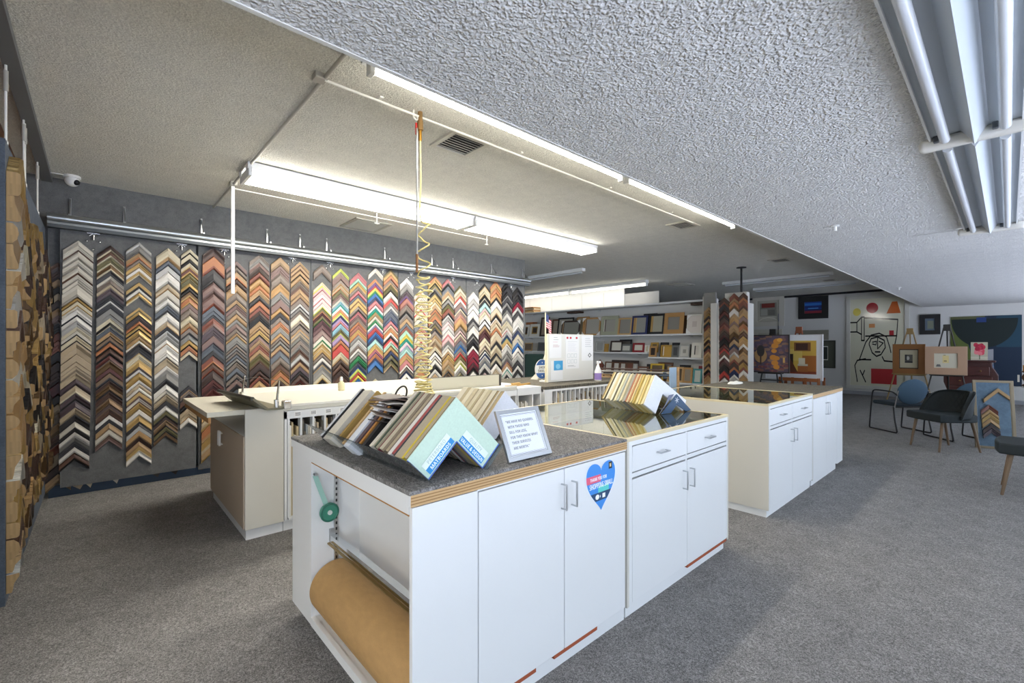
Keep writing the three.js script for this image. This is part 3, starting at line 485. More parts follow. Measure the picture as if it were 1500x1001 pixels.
{ // island, end unit with the paper roll niche
  const x0 = 0.755, x1 = 1.985, c = thing('roll_cabinet', 'white island cabinet with carpeted top and an open niche for kraft paper', 'cabinet');
  const nz = -2.25, nx = 1.0;                                  // niche: back edge and depth
  mesh('carcass', merge([
    box3(x0 + 0.02, x1, 0.075, 0.868, BK, nz - 0.012), box3(nx, x1, 0.075, 0.868, nz - 0.012, FR - 0.02), box3(x0 + 0.0, nx, 0.075, 0.095, nz, FR - 0.02), box3(x0 + 0.02, nx, 0.845, 0.868, nz, FR - 0.02)]), C.lam, c);
  mesh('end_stile', box3(x0, x0 + 0.02, 0.06, 0.868, BK, nz), C.lam, c);
  mesh('niche_side', box3(x0 + 0.02, nx, 0.095, 0.845, nz - 0.012, nz), C.lam, c);
  mesh('niche_back', box3(nx - 0.006, nx, 0.095, 0.845, nz, FR - 0.02), C.lam, c);
  mesh('niche_header', box3(x0, x0 + 0.02, 0.842, 0.87, nz, FR - 0.021), C.lamEdge, c);
  mesh('raw_edge', box3(x0 + 0.001, x0 + 0.018, 0.836, 0.842, nz, FR - 0.02), M('#a9763a', 0.8), c);
  mesh('bottom_rail', box3(x0 - 0.002, x0 + 0.018, 0.06, 0.10, nz, FR - 0.021), C.lamEdge, c);
  mesh('corner_panel', rbx(1.03 - x0 - SEAM, 0.79, 0.02, 0.002), C.lam, c, [(x0 + 1.03) / 2, 0.473, FR - 0.01]);
  for (const [a, b, hx] of [[1.03, 1.508, 1.487], [1.508, 1.975, 1.556]]) { const d = slab('door', c, a, b, 0.07, 0.862, FR); const hd = pull(c, hx, 0.745, FR, 0.105, true); d.attach(hd); }
  mesh('face_rail', box3(1.03, x1, 0.864, 0.872, FR - 0.02, FR - 0.004), C.lamEdge, c);
  mesh('seam_backing', box3(1.02, x1 - 0.006, 0.08, 0.86, FR - 0.021, FR - 0.0185), C.gap, c);
  mesh('plinth', box3(x0 + 0.05, x1, 0, 0.075, BK + 0.03, FR - 0.02), C.lamEdge, c);
  mesh('toe_strip', box3(x0 + 0.05, x1, 0.0, 0.066, FR - 0.022, FR - 0.016), C.lam, c);
  for (const [a, b] of [[1.18, 1.33], [1.44, 1.74]]) mesh('worn_edge', box3(a, b, 0.058, 0.074, FR - 0.017, FR + 0.0006), C.chip, c);
  // plywood top under carpet
  mesh('top_core', box3(x0 - 0.004, x1, 0.872, 0.912, BK, FR + 0.002), C.ply, c);
  for (const y of [0.880, 0.890, 0.900]) mesh('ply_layer', box3(x0 - 0.0035, x1, y, y + 0.003, FR, FR + 0.0035), C.plyDark, c);
  mesh('edge_strip', box3(x0 - 0.006, x0 - 0.004, 0.872, 0.912, BK, FR), C.lamEdge, c);
  mesh('carpet', rbx(x1 - x0 + 0.012, 0.016, FR - BK + 0.004, 0.006), carpetTop, c, [(x0 + x1) / 2 - 0.003, 0.916, (FR + BK) / 2 + 0.001]);
  { const g = c.children[c.children.length - 1].geometry, p = g.attributes.position, uv = g.attributes.uv; for (let i = 0; i < p.count; i++) uv.setXY(i, p.getX(i), p.getZ(i) + p.getY(i)); }
  // slotted standards and the cutter bar
  for (const z of [nz + 0.004]) { const st = mesh('standard', box3(0.862, 0.882, 0.3, 0.84, z - 0.004, z + 0.006), C.steel, c); for (let i = 0; i < 18; i++) mesh('slot', box3(0.868, 0.876, 0.32 + i * 0.028, 0.334 + i * 0.028, z + 0.0055, z + 0.0065), C.dark, st); }
  const cb = thing('paper_cutter_bar', 'chrome paper cutting bar spanning the kraft roll niche', 'cutter bar');
  mesh('blade', box3(0.842, 0.872, 0.438, 0.470, nz + 0.008, FR - 0.022), C.chrome, cb);
  mesh('guide', box3(0.828, 0.840, 0.430, 0.436, nz + 0.008, FR - 0.022), M('#a58a55', 0.3, 0.8), cb);
  mesh('bracket', box3(0.84, 0.885, 0.44, 0.50, nz + 0.001, nz + 0.008), C.steel, cb);
  const r = thing('kraft_roll', 'large roll of brown kraft paper lying in the island niche', 'paper roll', [0.866, 0.222, 0]);
  const kraftMap = fieldTex(256, (i) => { const k = (i * 4) % 262144, v = 0.95 + (nE[k] - 0.5) * 0.05 + (nA[(i * 7) % 262144] - 0.5) * 0.04; return [v, v * 0.99, v * 0.97]; }, true);
  mesh('paper', (() => { const g = cyl(0.124, 0.124, 0.90, 56); g.rotateX(Math.PI / 2); return g; })(), M('#bf9965', 0.75, 0, { map: kraftMap }), r, [0, 0, -1.785]);
  mesh('core', (() => { const g = cyl(0.03, 0.03, 0.92, 20); g.rotateX(Math.PI / 2); return g; })(), M('#7d6038', 0.8), r, [0, 0, -1.785]);
  const tp = thing('hanging_tool', 'green round string winder hanging by its strap in the niche', 'tool', [0.825, 0, nz + 0.012]);
  mesh('strap', (() => { const g = bx(0.022, 0.17, 0.003); g.rotateZ(0.33); return g; })(), M('#9fc9bb', 0.5), tp, [-0.032, 0.70, 0.008]);
  mesh('wheel', (() => { const g = cyl(0.043, 0.043, 0.018, 32); g.rotateX(Math.PI / 2); return g; })(), M('#3f8b74', 0.4), tp, [0.006, 0.59, 0.011]);
  mesh('rim', new THREE.TorusGeometry(0.041, 0.005, 8, 32), M('#2f705d', 0.4), tp, [0.006, 0.59, 0.02]);
  mesh('hub', (() => { const g = cyl(0.011, 0.011, 0.006, 16); g.rotateX(Math.PI / 2); return g; })(), M('#d9dfd9', 0.4), tp, [0.006, 0.59, 0.023]);
  mesh('hook', bar([-0.058, 0.785, 0], [-0.058, 0.785, 0.02], 0.008, 8), C.steel, tp);
}
// glass-topped display unit with drawers, shared by both islands
function glassUnit(x0, x1, label, mids, chips) {
  const c = thing('glass_top_cabinet', label, 'cabinet'), m = mids;
  mesh('carcass', box3(x0 + 0.018, x1 - 0.018, 0.075, 0.80, BK + 0.02, FR - 0.02), C.lam, c);
  for (const [a, b] of [[x0, x0 + 0.018], [x1 - 0.018, x1]]) mesh('end_panel', box3(a, b, 0.06, 0.905, BK, FR), C.lamBeige, c);
  mesh('back_panel', box3(x0 + 0.018, x1 - 0.018, 0.075, 0.905, BK, BK + 0.02), C.lamBeige, c);
  mesh('top_rail', box3(x0 + 0.018, x1 - 0.018, 0.882, 0.905, FR - 0.02, FR), C.lam, c);
  mesh('stile', box3(x0 + 0.018, x0 + 0.045, 0.075, 0.882, FR - 0.02, FR), C.lam, c);
  mesh('stile', box3(x1 - 0.03, x1 - 0.018, 0.075, 0.882, FR - 0.02, FR), C.lam, c);
  mesh('seam_backing', box3(x0 + 0.03, x1 - 0.02, 0.08, 0.88, FR - 0.024, FR - 0.0195), C.gap, c);
  mesh('middle_stile', box3(m - 0.009, m + 0.009, 0.07, 0.88, FR - 0.02, FR - 0.002), C.lam, c);
  mesh('middle_rail', box3(x0 + 0.04, x1 - 0.03, 0.715, 0.738, FR - 0.02, FR - 0.002), C.lam, c);
  for (const [a, b, s] of [[x0 + 0.047, m - 0.009, 1], [m + 0.009, x1 - 0.031, -1]]) {
    const dr = slab('drawer', c, a, b, 0.742, 0.878, FR); dr.attach(pull(c, (a + b) / 2, 0.81, FR, 0.09, false));
    const d = slab('door', c, a, b, 0.07, 0.708, FR); d.attach(pull(c, s > 0 ? b - 0.035 : a + 0.035, 0.60, FR, 0.105, true));
  }
  mesh('plinth', box3(x0 + 0.01, x1 - 0.04, 0, 0.075, BK + 0.03, FR - 0.018), C.lamEdge, c);
  for (const [a, b] of chips) mesh('worn_edge', box3(a, b, 0.055, 0.072, FR - 0.017, FR + 0.0006), C.chip, c);
  // shallow display tray under a sheet of glass with a pale wooden lip
  mesh('tray', box3(x0 + 0.02, x1 - 0.02, 0.80, 0.815, BK + 0.02, FR - 0.02), M('#9d9777', 0.8, 0, { map: feltMap }), c);
  const lip = M('#d9cba6', 0.45);
  mesh('glass_lip', merge([box3(x0, x1, 0.905, 0.922, FR - 0.022, FR), box3(x0, x1, 0.905, 0.922, BK, BK + 0.022), box3(x0, x0 + 0.022, 0.905, 0.922, BK + 0.022, FR - 0.022), box3(x1 - 0.022, x1, 0.905, 0.922, BK + 0.022, FR - 0.022)]), lip, c);
  mesh('divider', box3(x0 + 0.02, x1 - 0.02, 0.815, 0.903, (FR + BK) / 2 - 0.02, (FR + BK) / 2 + 0.0), M('#cfc4a4', 0.5), c);
  mesh('glass', box3(x0 + 0.022, x1 - 0.022, 0.908, 0.9195, BK + 0.022, FR - 0.022), new THREE.MeshPhysicalMaterial({ color: '#dfe6d2', transmission: 1, thickness: 0.012, roughness: 0.01, ior: 1.52 }), c);
  return c;
}
glassUnit(1.99, 3.225, 'white island cabinet with glass display top, beside the carpeted end unit', 2.62, [[2.63, 3.19]]);
glassUnit(4.0, 5.235, 'white glass-topped cabinet starting the farther island', 4.60, []);
{ // far end unit of the second island
  const x0 = 5.24, x1 = 6.43, c = thing('end_cabinet', 'white end cabinet of the farther island with a grey carpeted top', 'cabinet');
  mesh('carcass', box3(x0, x1 - 0.12, 0.075, 0.868, BK, FR - 0.02), C.lam, c);
  for (const [a, b, s] of [[x0 + 0.005, 5.73, 1], [5.73, 6.17, -1]]) { const d = slab('door', c, a, b, 0.07, 0.866, FR); d.attach(pull(c, s > 0 ? b - 0.035 : a + 0.035, 0.73, FR, 0.12, true)); }
  mesh('end_post', rbx(0.24, 0.81, FR - BK, 0.003), C.lam, c, [6.30, 0.463, (FR + BK) / 2]);
  mesh('seam_backing', box3(x0, 6.17, 0.08, 0.862, FR - 0.021, FR - 0.0185), C.gap, c);
  mesh('plinth', box3(x0, x1 - 0.25, 0, 0.075, BK + 0.03, FR - 0.018), C.lamEdge, c);
  mesh('top_core', box3(x0, x1, 0.868, 0.905, BK, FR), C.ply, c);
  mesh('carpet', rbx(x1 - x0, 0.014, FR - BK, 0.005), greyTop, c, [(x0 + x1) / 2, 0.911, (FR + BK) / 2]);
  { const g = c.children[c.children.length - 1].geometry, p = g.attributes.position, uv = g.attributes.uv; for (let i = 0; i < p.count; i++) uv.setXY(i, p.getX(i), p.getZ(i)); }
  const w = thing('folded_cloth', 'crumpled white cloth lying on the farther island', 'cloth', [onY(1077, 562, 0.92).x, 0.918, onY(1077, 562, 0.92).z]);
  mesh('cloth', (() => { const g = new THREE.SphereGeometry(0.1, 24, 12), p = g.attributes.position; for (let i = 0; i < p.count; i++) { const x = p.getX(i), z = p.getZ(i); p.setXYZ(i, x * 1.6, Math.max(0, p.getY(i) * 0.28 + 0.008 * Math.sin(x * 60) * Math.cos(z * 50)), z * 0.7); } g.computeVertexNormals(); return g; })(), C.paper, w);
}

// ---------------------------------------------------------------- work table row behind the island
const RF = -3.66, RB = -4.95, RT = 0.94;
const boardTones = [['#d8d2c0', 'cream'], ['#b9ad95', 'sand'], ['#8f8676', 'taupe'], ['#e4e0d4', 'ivory'], ['#6e675c', 'dark grey'], ['#cfc2a0', 'straw'], ['#a38a5c', 'tan'], ['#9aa0a0', 'pale grey'], ['#e9e7df', 'white'], ['#c8b58c', 'buff'], ['#7e756b', 'brown grey'], ['#bfb9ab', 'stone']];
function slotRack(c, x0, x1, y0, y1, z, step, tilt) {        // upright dividers and boards standing between them
  const n = Math.round((x1 - x0) / step);
  mesh('rack_back', box3(x0, x1, y0, y1, z - 0.62, z - 0.60), C.gap, c);
  mesh('rack_floor', box3(x0, x1, y0 - 0.02, y0, z - 0.6, z), C.lamEdge, c);
  for (let i = 0; i <= n; i++) mesh('divider', box3(x0 + i * step - 0.007, x0 + i * step + 0.007, y0, y1, z - 0.06, z), C.lam, c);
  return n;
}
function boardsIn(x0, step, n, y0, z, hMax, label, group, per) {
  let count = 0;
  for (let i = 0; i < n; i++) { const k = per(); let x = x0 + i * step + 0.012;
    for (let j = 0; j < k && x < x0 + (i + 1) * step - 0.016; j++) { const t = rr(0.006, 0.016), h = rr(0.82, 1.0) * hMax;
      const [tone, word] = pick(boardTones), b = mesh('stored_mat_board', bx(t, h, 0.5), M(tone, 0.8), null, [x + t / 2, y0 + h / 2 + 0.001, z - 0.252 - rr(0.0, 0.025)]); tag(b, `${word} mat board, ${ordinal(count++)} ${label}`, 'mat board', group); x += t + rr(0.001, 0.006); } }
}
{ // end bench with the recess, brown end door and overhanging leaf
  const x0 = 0.775, x1 = 1.03, c = thing('bench_end_cabinet', 'pale bench cabinet with a brown end door and overhanging leaf', 'cabinet');
  mesh('front_panel', rbx(x1 - x0, 0.86, 0.02, 0.002), C.lamBeige, c, [(x0 + x1) / 2, 0.51, RF - 0.01]);
  mesh('end_door', rbx(0.02, 0.66, RF - RB - 0.02, 0.002), C.brownLam, c, [x0 + 0.002, 0.415, (RF + RB) / 2 - 0.01]);
  for (const dz of [0.0, 0.045]) mesh('handle', merge([bar([x0 - 0.03, 0.57, -4.44 + dz], [x0 - 0.03, 0.69, -4.44 + dz], 0.009, 8), bar([x0 - 0.03, 0.58, -4.44 + dz], [x0, 0.58, -4.44 + dz], 0.005, 8), bar([x0 - 0.03, 0.67, -4.44 + dz], [x0, 0.67, -4.44 + dz], 0.005, 8)]), M('#efece4', 0.4), c);
  mesh('recess_shelf', box3(x0, x1, 0.735, 0.748, RB, RF - 0.02), C.lam, c);
  mesh('recess_back', box3(x1 - 0.02, x1, 0.748, 0.90, RB, RF - 0.02), C.lam, c);
  mesh('back_panel', box3(x0 + 0.015, x1, 0.08, 0.90, RB, RB + 0.02), C.lamBeige, c);
  mesh('plinth', box3(x0 + 0.012, x1, 0, 0.08, RB + 0.02, RF - 0.03), C.lam, c);
  const leaf = thing('bench_leaf', 'pale overhanging worktop leaf above the brown cabinet door', 'worktop');
  mesh('slab', rbx(0.45, 0.036, 1.16, 0.004), M('#cfcbbb', 0.45), leaf, [0.775, RT - 0.018, RF - 0.60]);
  mesh('screw', cyl(0.008, 0.008, 0.004, 12), C.steel, leaf, [0.70, RT + 0.001, RF - 0.1]);
  mesh('under_cleat', box3(0.56, 0.575, RT - 0.075, RT - 0.036, RF - 1.16, RF - 0.03), C.raw, leaf);
}
{ // mat rack between the end bench and the hose
  const x0 = 1.035, x1 = 3.42, c = thing('mat_rack', 'white mat board rack with labelled slots under the work table', 'rack');
  mesh('base', box3(x0, x1, 0.0, 0.085, RB + 0.05, RF - 0.03), C.lamEdge, c);
  mesh('header', box3(x0, x1, 0.845, 0.905, RF - 0.02, RF), C.lam, c);
  mesh('side', box3(x0, x0 + 0.018, 0.085, 0.90, RF - 0.6, RF), C.lam, c);
  const n = slotRack(c, x0 + 0.03, x0 + 0.03 + 26 * 0.09, 0.10, 0.845, RF, 0.09);
  for (let i = 0; i < 9; i++) { const p = mesh('slot_label', box3(x0 + 0.07 + i * 0.115, x0 + 0.12 + i * 0.115, 0.858, 0.892, RF, RF + 0.001), C.paper, c); for (let j = 0; j < 3; j++) mesh('print_line', box3(x0 + 0.076 + i * 0.115, x0 + 0.114 + i * 0.115, 0.865 + j * 0.009, 0.869 + j * 0.009, RF + 0.001, RF + 0.0014), C.dark, p); }
  boardsIn(x0 + 0.03, 0.09, 6, 0.10, RF, 0.73, 'along the work table rack from the bench end', 'mat boards in the work table rack', () => 5 + Math.floor(rnd() * 2));
  const w = thing('work_table_top', 'long white work table top with a raised back lip', 'worktop');
  mesh('slab', rbx(x1 - 0.99, 0.03, RF - RB, 0.004), M('#d0cdc0', 0.4), w, [(x1 + 0.99) / 2, 0.922, (RF + RB) / 2]);
  mesh('back_lip', box3(0.99, x1, 0.937, 0.985, RB, RB + 0.03), M('#efece0', 0.4), w);
  mesh('front_lip', box3(1.03, 3.42, 0.937, 0.955, RF - 0.02, RF + 0.002), M('#efece0', 0.4), w);
  // olive metal trough with chrome arms, set askew on the bench end
  const P = onY(341, 585, 0.955), Q = onY(393, 599, 0.955), tl = P.distanceTo(Q), t = thing('moulding_vise', 'olive metal trough clamp with chrome arms on the work table end', 'clamp', [(P.x + Q.x) / 2, 0.941, (P.z + Q.z) / 2], Math.atan2(Q.x - P.x, Q.z - P.z));
  mesh('trough', ext([[-0.15, 0.085], [-0.06, 0.004], [0.0, 0.0], [0.07, 0.0], [0.07, 0.012], [0.0, 0.014], [-0.05, 0.016], [-0.14, 0.095]], tl, 0.001), M('#77735f', 0.45, 0.4), t, [0.05, 0, -tl / 2]);
  mesh('edge_roll', bar([-0.10, 0.09, -tl / 2], [-0.10, 0.09, tl / 2], 0.014, 12), M('#43423a', 0.45, 0.3), t);
  mesh('end_plate', ext([[-0.15, 0.085], [-0.06, 0.004], [0.07, 0.0], [0.07, 0.03]], 0.008), M('#5c5a4c', 0.5, 0.3), t, [0.05, 0, -tl / 2 - 0.008]);
  for (const z of [-tl / 2 + 0.02, tl / 2 - 0.02]) mesh('arm', merge([bar([0.06, 0.03, z], [0.10, 0.20, z - 0.06], 0.008, 8), bar([0.06, 0.0, z], [0.06, 0.07, z], 0.016, 10)]), C.chrome, t);
  mesh('wire', tube([[0.10, 0.20, tl / 2 - 0.08], [0.02, 0.21, 0], [-0.06, 0.14, -tl / 2 + 0.1]], 0.002, 20, 5), C.steel, t);
  mesh('block', rbx(0.05, 0.06, 0.06, 0.006), C.chrome, t, [0.12, 0.03, tl / 2]);
  // upright grey board
  const g = thing('upright_board', 'plain grey board with a dark edge standing on the work table', 'board', [0, 0.938, -3.95]);
  const gx0 = onZ(627, 570, -3.95).x, gx1 = onZ(731, 570, -3.95).x;
  mesh('board', box3(gx0, gx1, 0, 0.125, -0.03, 0), M('#c4c0ae', 0.6), g);
  mesh('dark_edge', box3(gx1, gx1 + 0.03, 0, 0.128, -0.034, 0.004), M('#3f3d3a', 0.6), g);
  mesh('top_edge', box3(gx0, gx1, 0.125, 0.129, -0.032, 0.002), M('#55534d', 0.6), g);
  const b = thing('paint_bottle', 'small white squeeze bottle with amber glue on the work table', 'bottle', [onZ(500, 560, -4.6).x, 0.938, -4.6]);
  mesh('body', new THREE.LatheGeometry([[0, 0], [0.03, 0], [0.032, 0.01], [0.032, 0.075], [0.014, 0.095], [0.012, 0.105], [0, 0.105]].map((p) => new THREE.Vector2(...p)), 20), M('#d8cfa8', 0.4), b);
  mesh('cap', cyl(0.012, 0.018, 0.04, 16), C.white, b, [0, 0.12, 0]);
}
{ // open white bay with paper bundles, then the carpeted counter with a long slotted rack
  const x0 = 3.425, x1 = 3.80, c = thing('open_bay_cabinet', 'white open bay holding leaning papers, beside the carpeted counter', 'cabinet');
  mesh('carcass', merge([box3(x0, x1, 0.0, 0.09, RB + 0.3, RF - 0.02), box3(x0, x0 + 0.016, 0.09, 0.905, RF - 0.6, RF), box3(x1 - 0.016, x1, 0.09, 0.905, RF - 0.6, RF), box3(x0, x1, 0.09, 0.905, RF - 0.62, RF - 0.60)]), C.lam, c);
  mesh('header', box3(x0, x1, 0.84, 0.905, RF - 0.018, RF + 0.001), C.lam, c);
  mesh('mullion', box3(3.655, 3.671, 0.09, 0.84, RF - 0.5, RF), C.lam, c);
  mesh('top', box3(x0, x1, 0.905, 0.925, RB + 0.3, RF + 0.002), C.lam, c);
  const sh = tag(mesh('leaning_card', ext([[0, 0], [0.10, 0], [0.10, 0.62], [0.06, 0.72], [0, 0.45]], 0.01), M('#a2845a', 0.8), null, [3.68, 0.09, RF - 0.2]), 'brown cardboard sheet leaning in the open white bay', 'card');
  for (let i = 0; i < 8; i++) tag(mesh('paper_bundle', bx(0.014, rr(0.5, 0.7), 0.4), M(pick(['#e6e2d6', '#dad6ca', '#cfcabc']), 0.85), null, [3.47 + i * 0.022, 0.42 + 0.02, RF - 0.25]), 'paper bundle upright in the open bay, ' + ordinal(i) + ' from the rack side', 'papers', 'paper bundles in the open bay');
  const s = thing('wooden_stretcher', 'honey wood bar with a short block lying beside the bulletin board', 'wood bar', [3.62, 0.926, -3.86], 0.25);
  mesh('bar', rbx(0.52, 0.02, 0.025, 0.003), M('#c99c50', 0.5, 0, { map: grainMap }), s, [0, 0.011, 0]);
  mesh('block', rbx(0.16, 0.018, 0.03, 0.003), M('#d1a85e', 0.5, 0, { map: grainMap }), s, [-0.05, 0.031, 0]);
}
{
  const x0 = 3.805, x1 = 6.24, zf = -3.60, c = thing('carpeted_counter', 'counter with grey carpeted top over a long white slotted rack', 'counter');
  mesh('top', rbx(x1 - x0, 0.035, 1.28, 0.006), greyTop, c, [(x0 + x1) / 2, 0.903, zf - 0.64]);
  { const g = c.children[0].geometry, p = g.attributes.position, uv = g.attributes.uv; for (let i = 0; i < p.count; i++) uv.setXY(i, p.getX(i), p.getZ(i)); }
  mesh('rack_header', box3(x0, x1, 0.86, 0.884, zf - 0.03, zf - 0.002), C.lam, c);
  mesh('base', box3(x0, x1, 0, 0.09, zf - 1.25, zf - 0.03), C.lamEdge, c);
  const n = Math.floor((x1 - x0 - 0.12) / 0.085);
  mesh('side', box3(x0, x0 + 0.11, 0.09, 0.86, zf - 0.6, zf - 0.004), C.lam, c);
  slotRack(c, x0 + 0.12, x0 + 0.12 + n * 0.085, 0.11, 0.86, zf - 0.004, 0.085);
  boardsIn(x0 + 0.12, 0.085, n, 0.11, zf, 0.73, 'along the carpeted counter rack from the open bay', 'mat boards under the carpeted counter', () => (rnd() < 0.12 ? 1 : 3 + Math.floor(rnd() * 2)));
}
// ---------------------------------------------------------------- mat corner sets on the island
const TOPY = 0.925, c45 = Math.SQRT1_2;
function matShape(L, a) { const l = L * c45, w = a * c45; return [[0, 0], [l, -l], [l - w, -l - w], [0, -2 * w], [-l + w, -l - w], [-l, -l]]; }
const matMap = fieldTex(256, (i) => { const v = 0.97 + (nA[(i * 5) % 262144] - 0.5) * 0.05; return [v, v, v]; }, true);
// a stack of L-shaped boards standing as a roof shape; each tips back by lean, the row turned by rot
function matStack(cfg) {
  let z = cfg.z, x = cfg.x; const rot = cfg.rot || 0;
  cfg.list.forEach(([tone, t, word], i) => {
    const L = cfg.L + (i ? rr(-0.006, 0.004) : 0), a = cfg.a, g = ext((cfg.flat ? flatShape : matShape)(L, a), t - 0.0012);
    const dx = i ? rr(-0.003, 0.003) : 0, m = thing('mat_corner_sample', `${word} mat corner board, ${ordinal(i)} back in ${cfg.where}`, 'mat sample', [x + dx, cfg.apex, z], 0, 'mat corners in ' + cfg.where);
    m.rotation.order = 'YXZ'; m.rotation.y = rot; m.rotation.x = -cfg.lean;
    mesh('board', g, M(tone, 0.8, 0, { map: matMap }), m, [0, 0, -t]);
    z -= Math.cos(rot) * t / Math.cos(cfg.lean); x -= Math.sin(rot) * t / Math.cos(cfg.lean);
  });
  return [x, z];
}
function flatShape(L, a) { const l = L * c45, w = a * c45; return [[0, 0], [l, -l], [l - 2 * w, -l], [0, -2 * w], [-l + 2 * w, -l], [-l, -l]]; }
const tagTex = (big, small, w) => canvasTex(512, 160, (c) => { c.fillStyle = '#e4efe6'; c.fillRect(0, 0, 512, 80); c.fillStyle = '#2f8fd0'; c.fillRect(0, 80, 512, 80); c.fillStyle = '#b9cdc4'; c.font = 'bold 64px sans-serif'; c.textAlign = 'center'; c.textBaseline = 'middle'; c.fillText(small, 256, 42, 490); c.fillStyle = '#eaf6ff'; c.font = 'bold 66px sans-serif'; c.fillText(big, 256, 121, 490); });
{
  const greenList = [['#cfe6d2', 0.006, 'pale green'], ['#7c6a52', 0.006, 'brown'], ['#b9a98a', 0.022, 'beige'], ['#d9c23e', 0.012, 'yellow'], ['#b7ab93', 0.05, 'khaki'], ['#4a4c50', 0.006, 'charcoal'], ['#a8504f', 0.02, 'brick red'], ['#e9e4de', 0.022, 'white'], ['#7a6c5c', 0.012, 'dark taupe'], ['#b4a488', 0.02, 'sand'], ['#8d7f6c', 0.02, 'taupe'], ['#c9bfa8', 0.03, 'oat'], ['#7b3f44', 0.006, 'maroon'], ['#8f8a76', 0.016, 'moss grey'], ['#a9a08c', 0.012, 'stone'], ['#4b5a49', 0.016, 'dark green'], ['#b3ab97', 0.012, 'putty'], ['#ddd6c6', 0.02, 'cream']];
  const L = 0.283, a = 0.115; matStack({ x: 0.977, z: -1.372, apex: 1.208, lean: 0.0, rot: -0.03, L, a, list: greenList, where: 'the stack behind the green board' });
  // the printed tags and blue border belong to the front board
  const first = scene.getObjectByName('mat_corner_sample');
  const lc = L * c45, wc = a * c45;
  for (const [big, small, s] of [['MATBOARDS', 'PETERBORO', -1], ['VALUE & DESIGN', 'QUALITY', 1]]) {
    const g = new THREE.PlaneGeometry(0.145, 0.05); const t = mesh('printed_tag', g, new THREE.MeshStandardMaterial({ map: tagTex(big, small), roughness: 0.6 }), first);
    const mx = s * (lc * 0.5 - wc * 0.62 + 0.028), my = -lc * 0.5 - wc * 0.82 - 0.028;
    t.position.set(mx, my, 0.0008); t.rotation.z = s < 0 ? Math.PI / 4 : -Math.PI / 4;
  }
  const blue = M('#4f74c8', 0.5), S = matShape(L, a);
  for (const [p, q] of [[1, 2], [2, 3], [3, 4], [4, 5]]) mesh('blue_edge', bar([S[p][0], S[p][1], 0.0], [S[q][0], S[q][1], 0.0], 0.0022, 6), blue, first);
  // clear acrylic rack below
  const acr = new THREE.MeshPhysicalMaterial({ color: '#c3cacd', transmission: 0.9, thickness: 0, roughness: 0.08, ior: 1.45 });
  const rk = thing('acrylic_rack', 'clear acrylic tent rack holding the stack behind the green board', 'rack', [1.0, TOPY, -1.375]);
  for (const k of [-1, 1]) { const w = 0.115, g = bx(w + 0.012, 0.003, 1.0); g.rotateZ(k > 0 ? Math.PI / 4 : -Math.PI / 4); mesh('ledge', g, acr, rk, [k * 0.163 - 0.023, 0.038, -0.47]); mesh('foot', box3(-0.012, 0.012, 0, 0.006, -0.97, 0.0), acr, rk, [k * 0.125 - 0.023, -0.004, 0]); }
  mesh('cross_bar', box3(-0.16, 0.11, -0.001, 0.003, -0.92, -0.89), C.black, rk);

  // folded fabric ring of swatches and loose pieces further back
  const y0 = TOPY;
  const tipped = (name, label, cat, x, z, y, rz, geo, mat) => { const o = tag(mesh(name, geo, mat, null, [x, y, z]), label, cat); o.rotation.z = rz; return o; };
  const slabAt = (z0, t, tone, word, L2, a2, dx = 0) => { const m = thing('mat_corner_sample', `${word} mat corner leaning in the far part of the island display`, 'mat sample', [1.0 + dx, 1.18, z0], 0, 'loose mat corners on the island'); m.rotation.x = -0.1; mesh('board', ext(matShape(L2, a2), t - 0.001), M(tone, 0.8, 0, { map: matMap }), m, [0, 0, -t]); return m; };
  slabAt(-1.80, 0.03, '#2c2a2b', 'black backed', 0.27, 0.1); slabAt(-1.84, 0.02, '#b07a35', 'honey wood', 0.272, 0.1); slabAt(-1.87, 0.03, '#5b4b52', 'plum', 0.27, 0.1);
  const wh = slabAt(-1.915, 0.055, '#e3e8ef', 'thick white', 0.30, 0.11); slabAt(-1.975, 0.02, '#c9a878', 'kraft', 0.295, 0.11); slabAt(-2.05, 0.02, '#a98b4c', 'ochre', 0.285, 0.11); slabAt(-2.12, 0.09, '#d9d4c6', 'thick cream', 0.30, 0.115); slabAt(-2.215, 0.008, '#26262a', 'thin black', 0.305, 0.115); slabAt(-2.23, 0.02, '#e6e6ea', 'rear white', 0.30, 0.115);
  for (const [dx, dy, w] of [[-0.135, -0.17, 0.022], [-0.085, -0.1, 0.02]]) { const p = mesh('print_mark', new THREE.PlaneGeometry(w, w * 0.8), M('#59626c', 0.8), wh, [dx, dy, 0.0008]); p.rotation.z = Math.PI / 4; }
  const sw = thing('swatch_bundle', 'fanned bundle of grey and brown fabric swatches with a pink tab', 'swatches', [0.935, 1.11, -1.76]);
  for (let i = 0; i < 9; i++) mesh('swatch', (() => { const g = new THREE.BoxGeometry(0.17, 0.004, 0.11, 8, 1, 1), p = g.attributes.position; for (let k = 0; k < p.count; k++) p.setY(k, p.getY(k) + 0.02 * Math.sin((p.getX(k) + 0.085) * 18 + i * 0.4) * 0.6); g.computeVertexNormals(); return g; })(), M(['#a79d94', '#6d5a50', '#c4bdb2', '#54463f', '#8e8580', '#d5d2cc', '#7b6a60', '#b3aca3', '#3f3835'][i], 0.8), sw, [rr(-0.015, 0.015), 0.062 - i * 0.011, rr(-0.01, 0.02)], [rr(-0.1, 0.1), rr(-0.2, 0.2), -0.1]);
  mesh('pink_tab', rbx(0.03, 0.03, 0.03, 0.002), M('#e0649f', 0.6), sw, [0.095, 0.052, 0.03], [0, 0, 0.3]);
  mesh('ring', new THREE.TorusGeometry(0.04, 0.004, 8, 28), C.black, sw, [0.06, 0.07, -0.06], [0.3, 0.4, 0]);
  mesh('white_tag', rbx(0.045, 0.028, 0.003, 0.001), C.paper, sw, [0.07, -0.04, 0.075], [-0.2, 0, -0.3]);
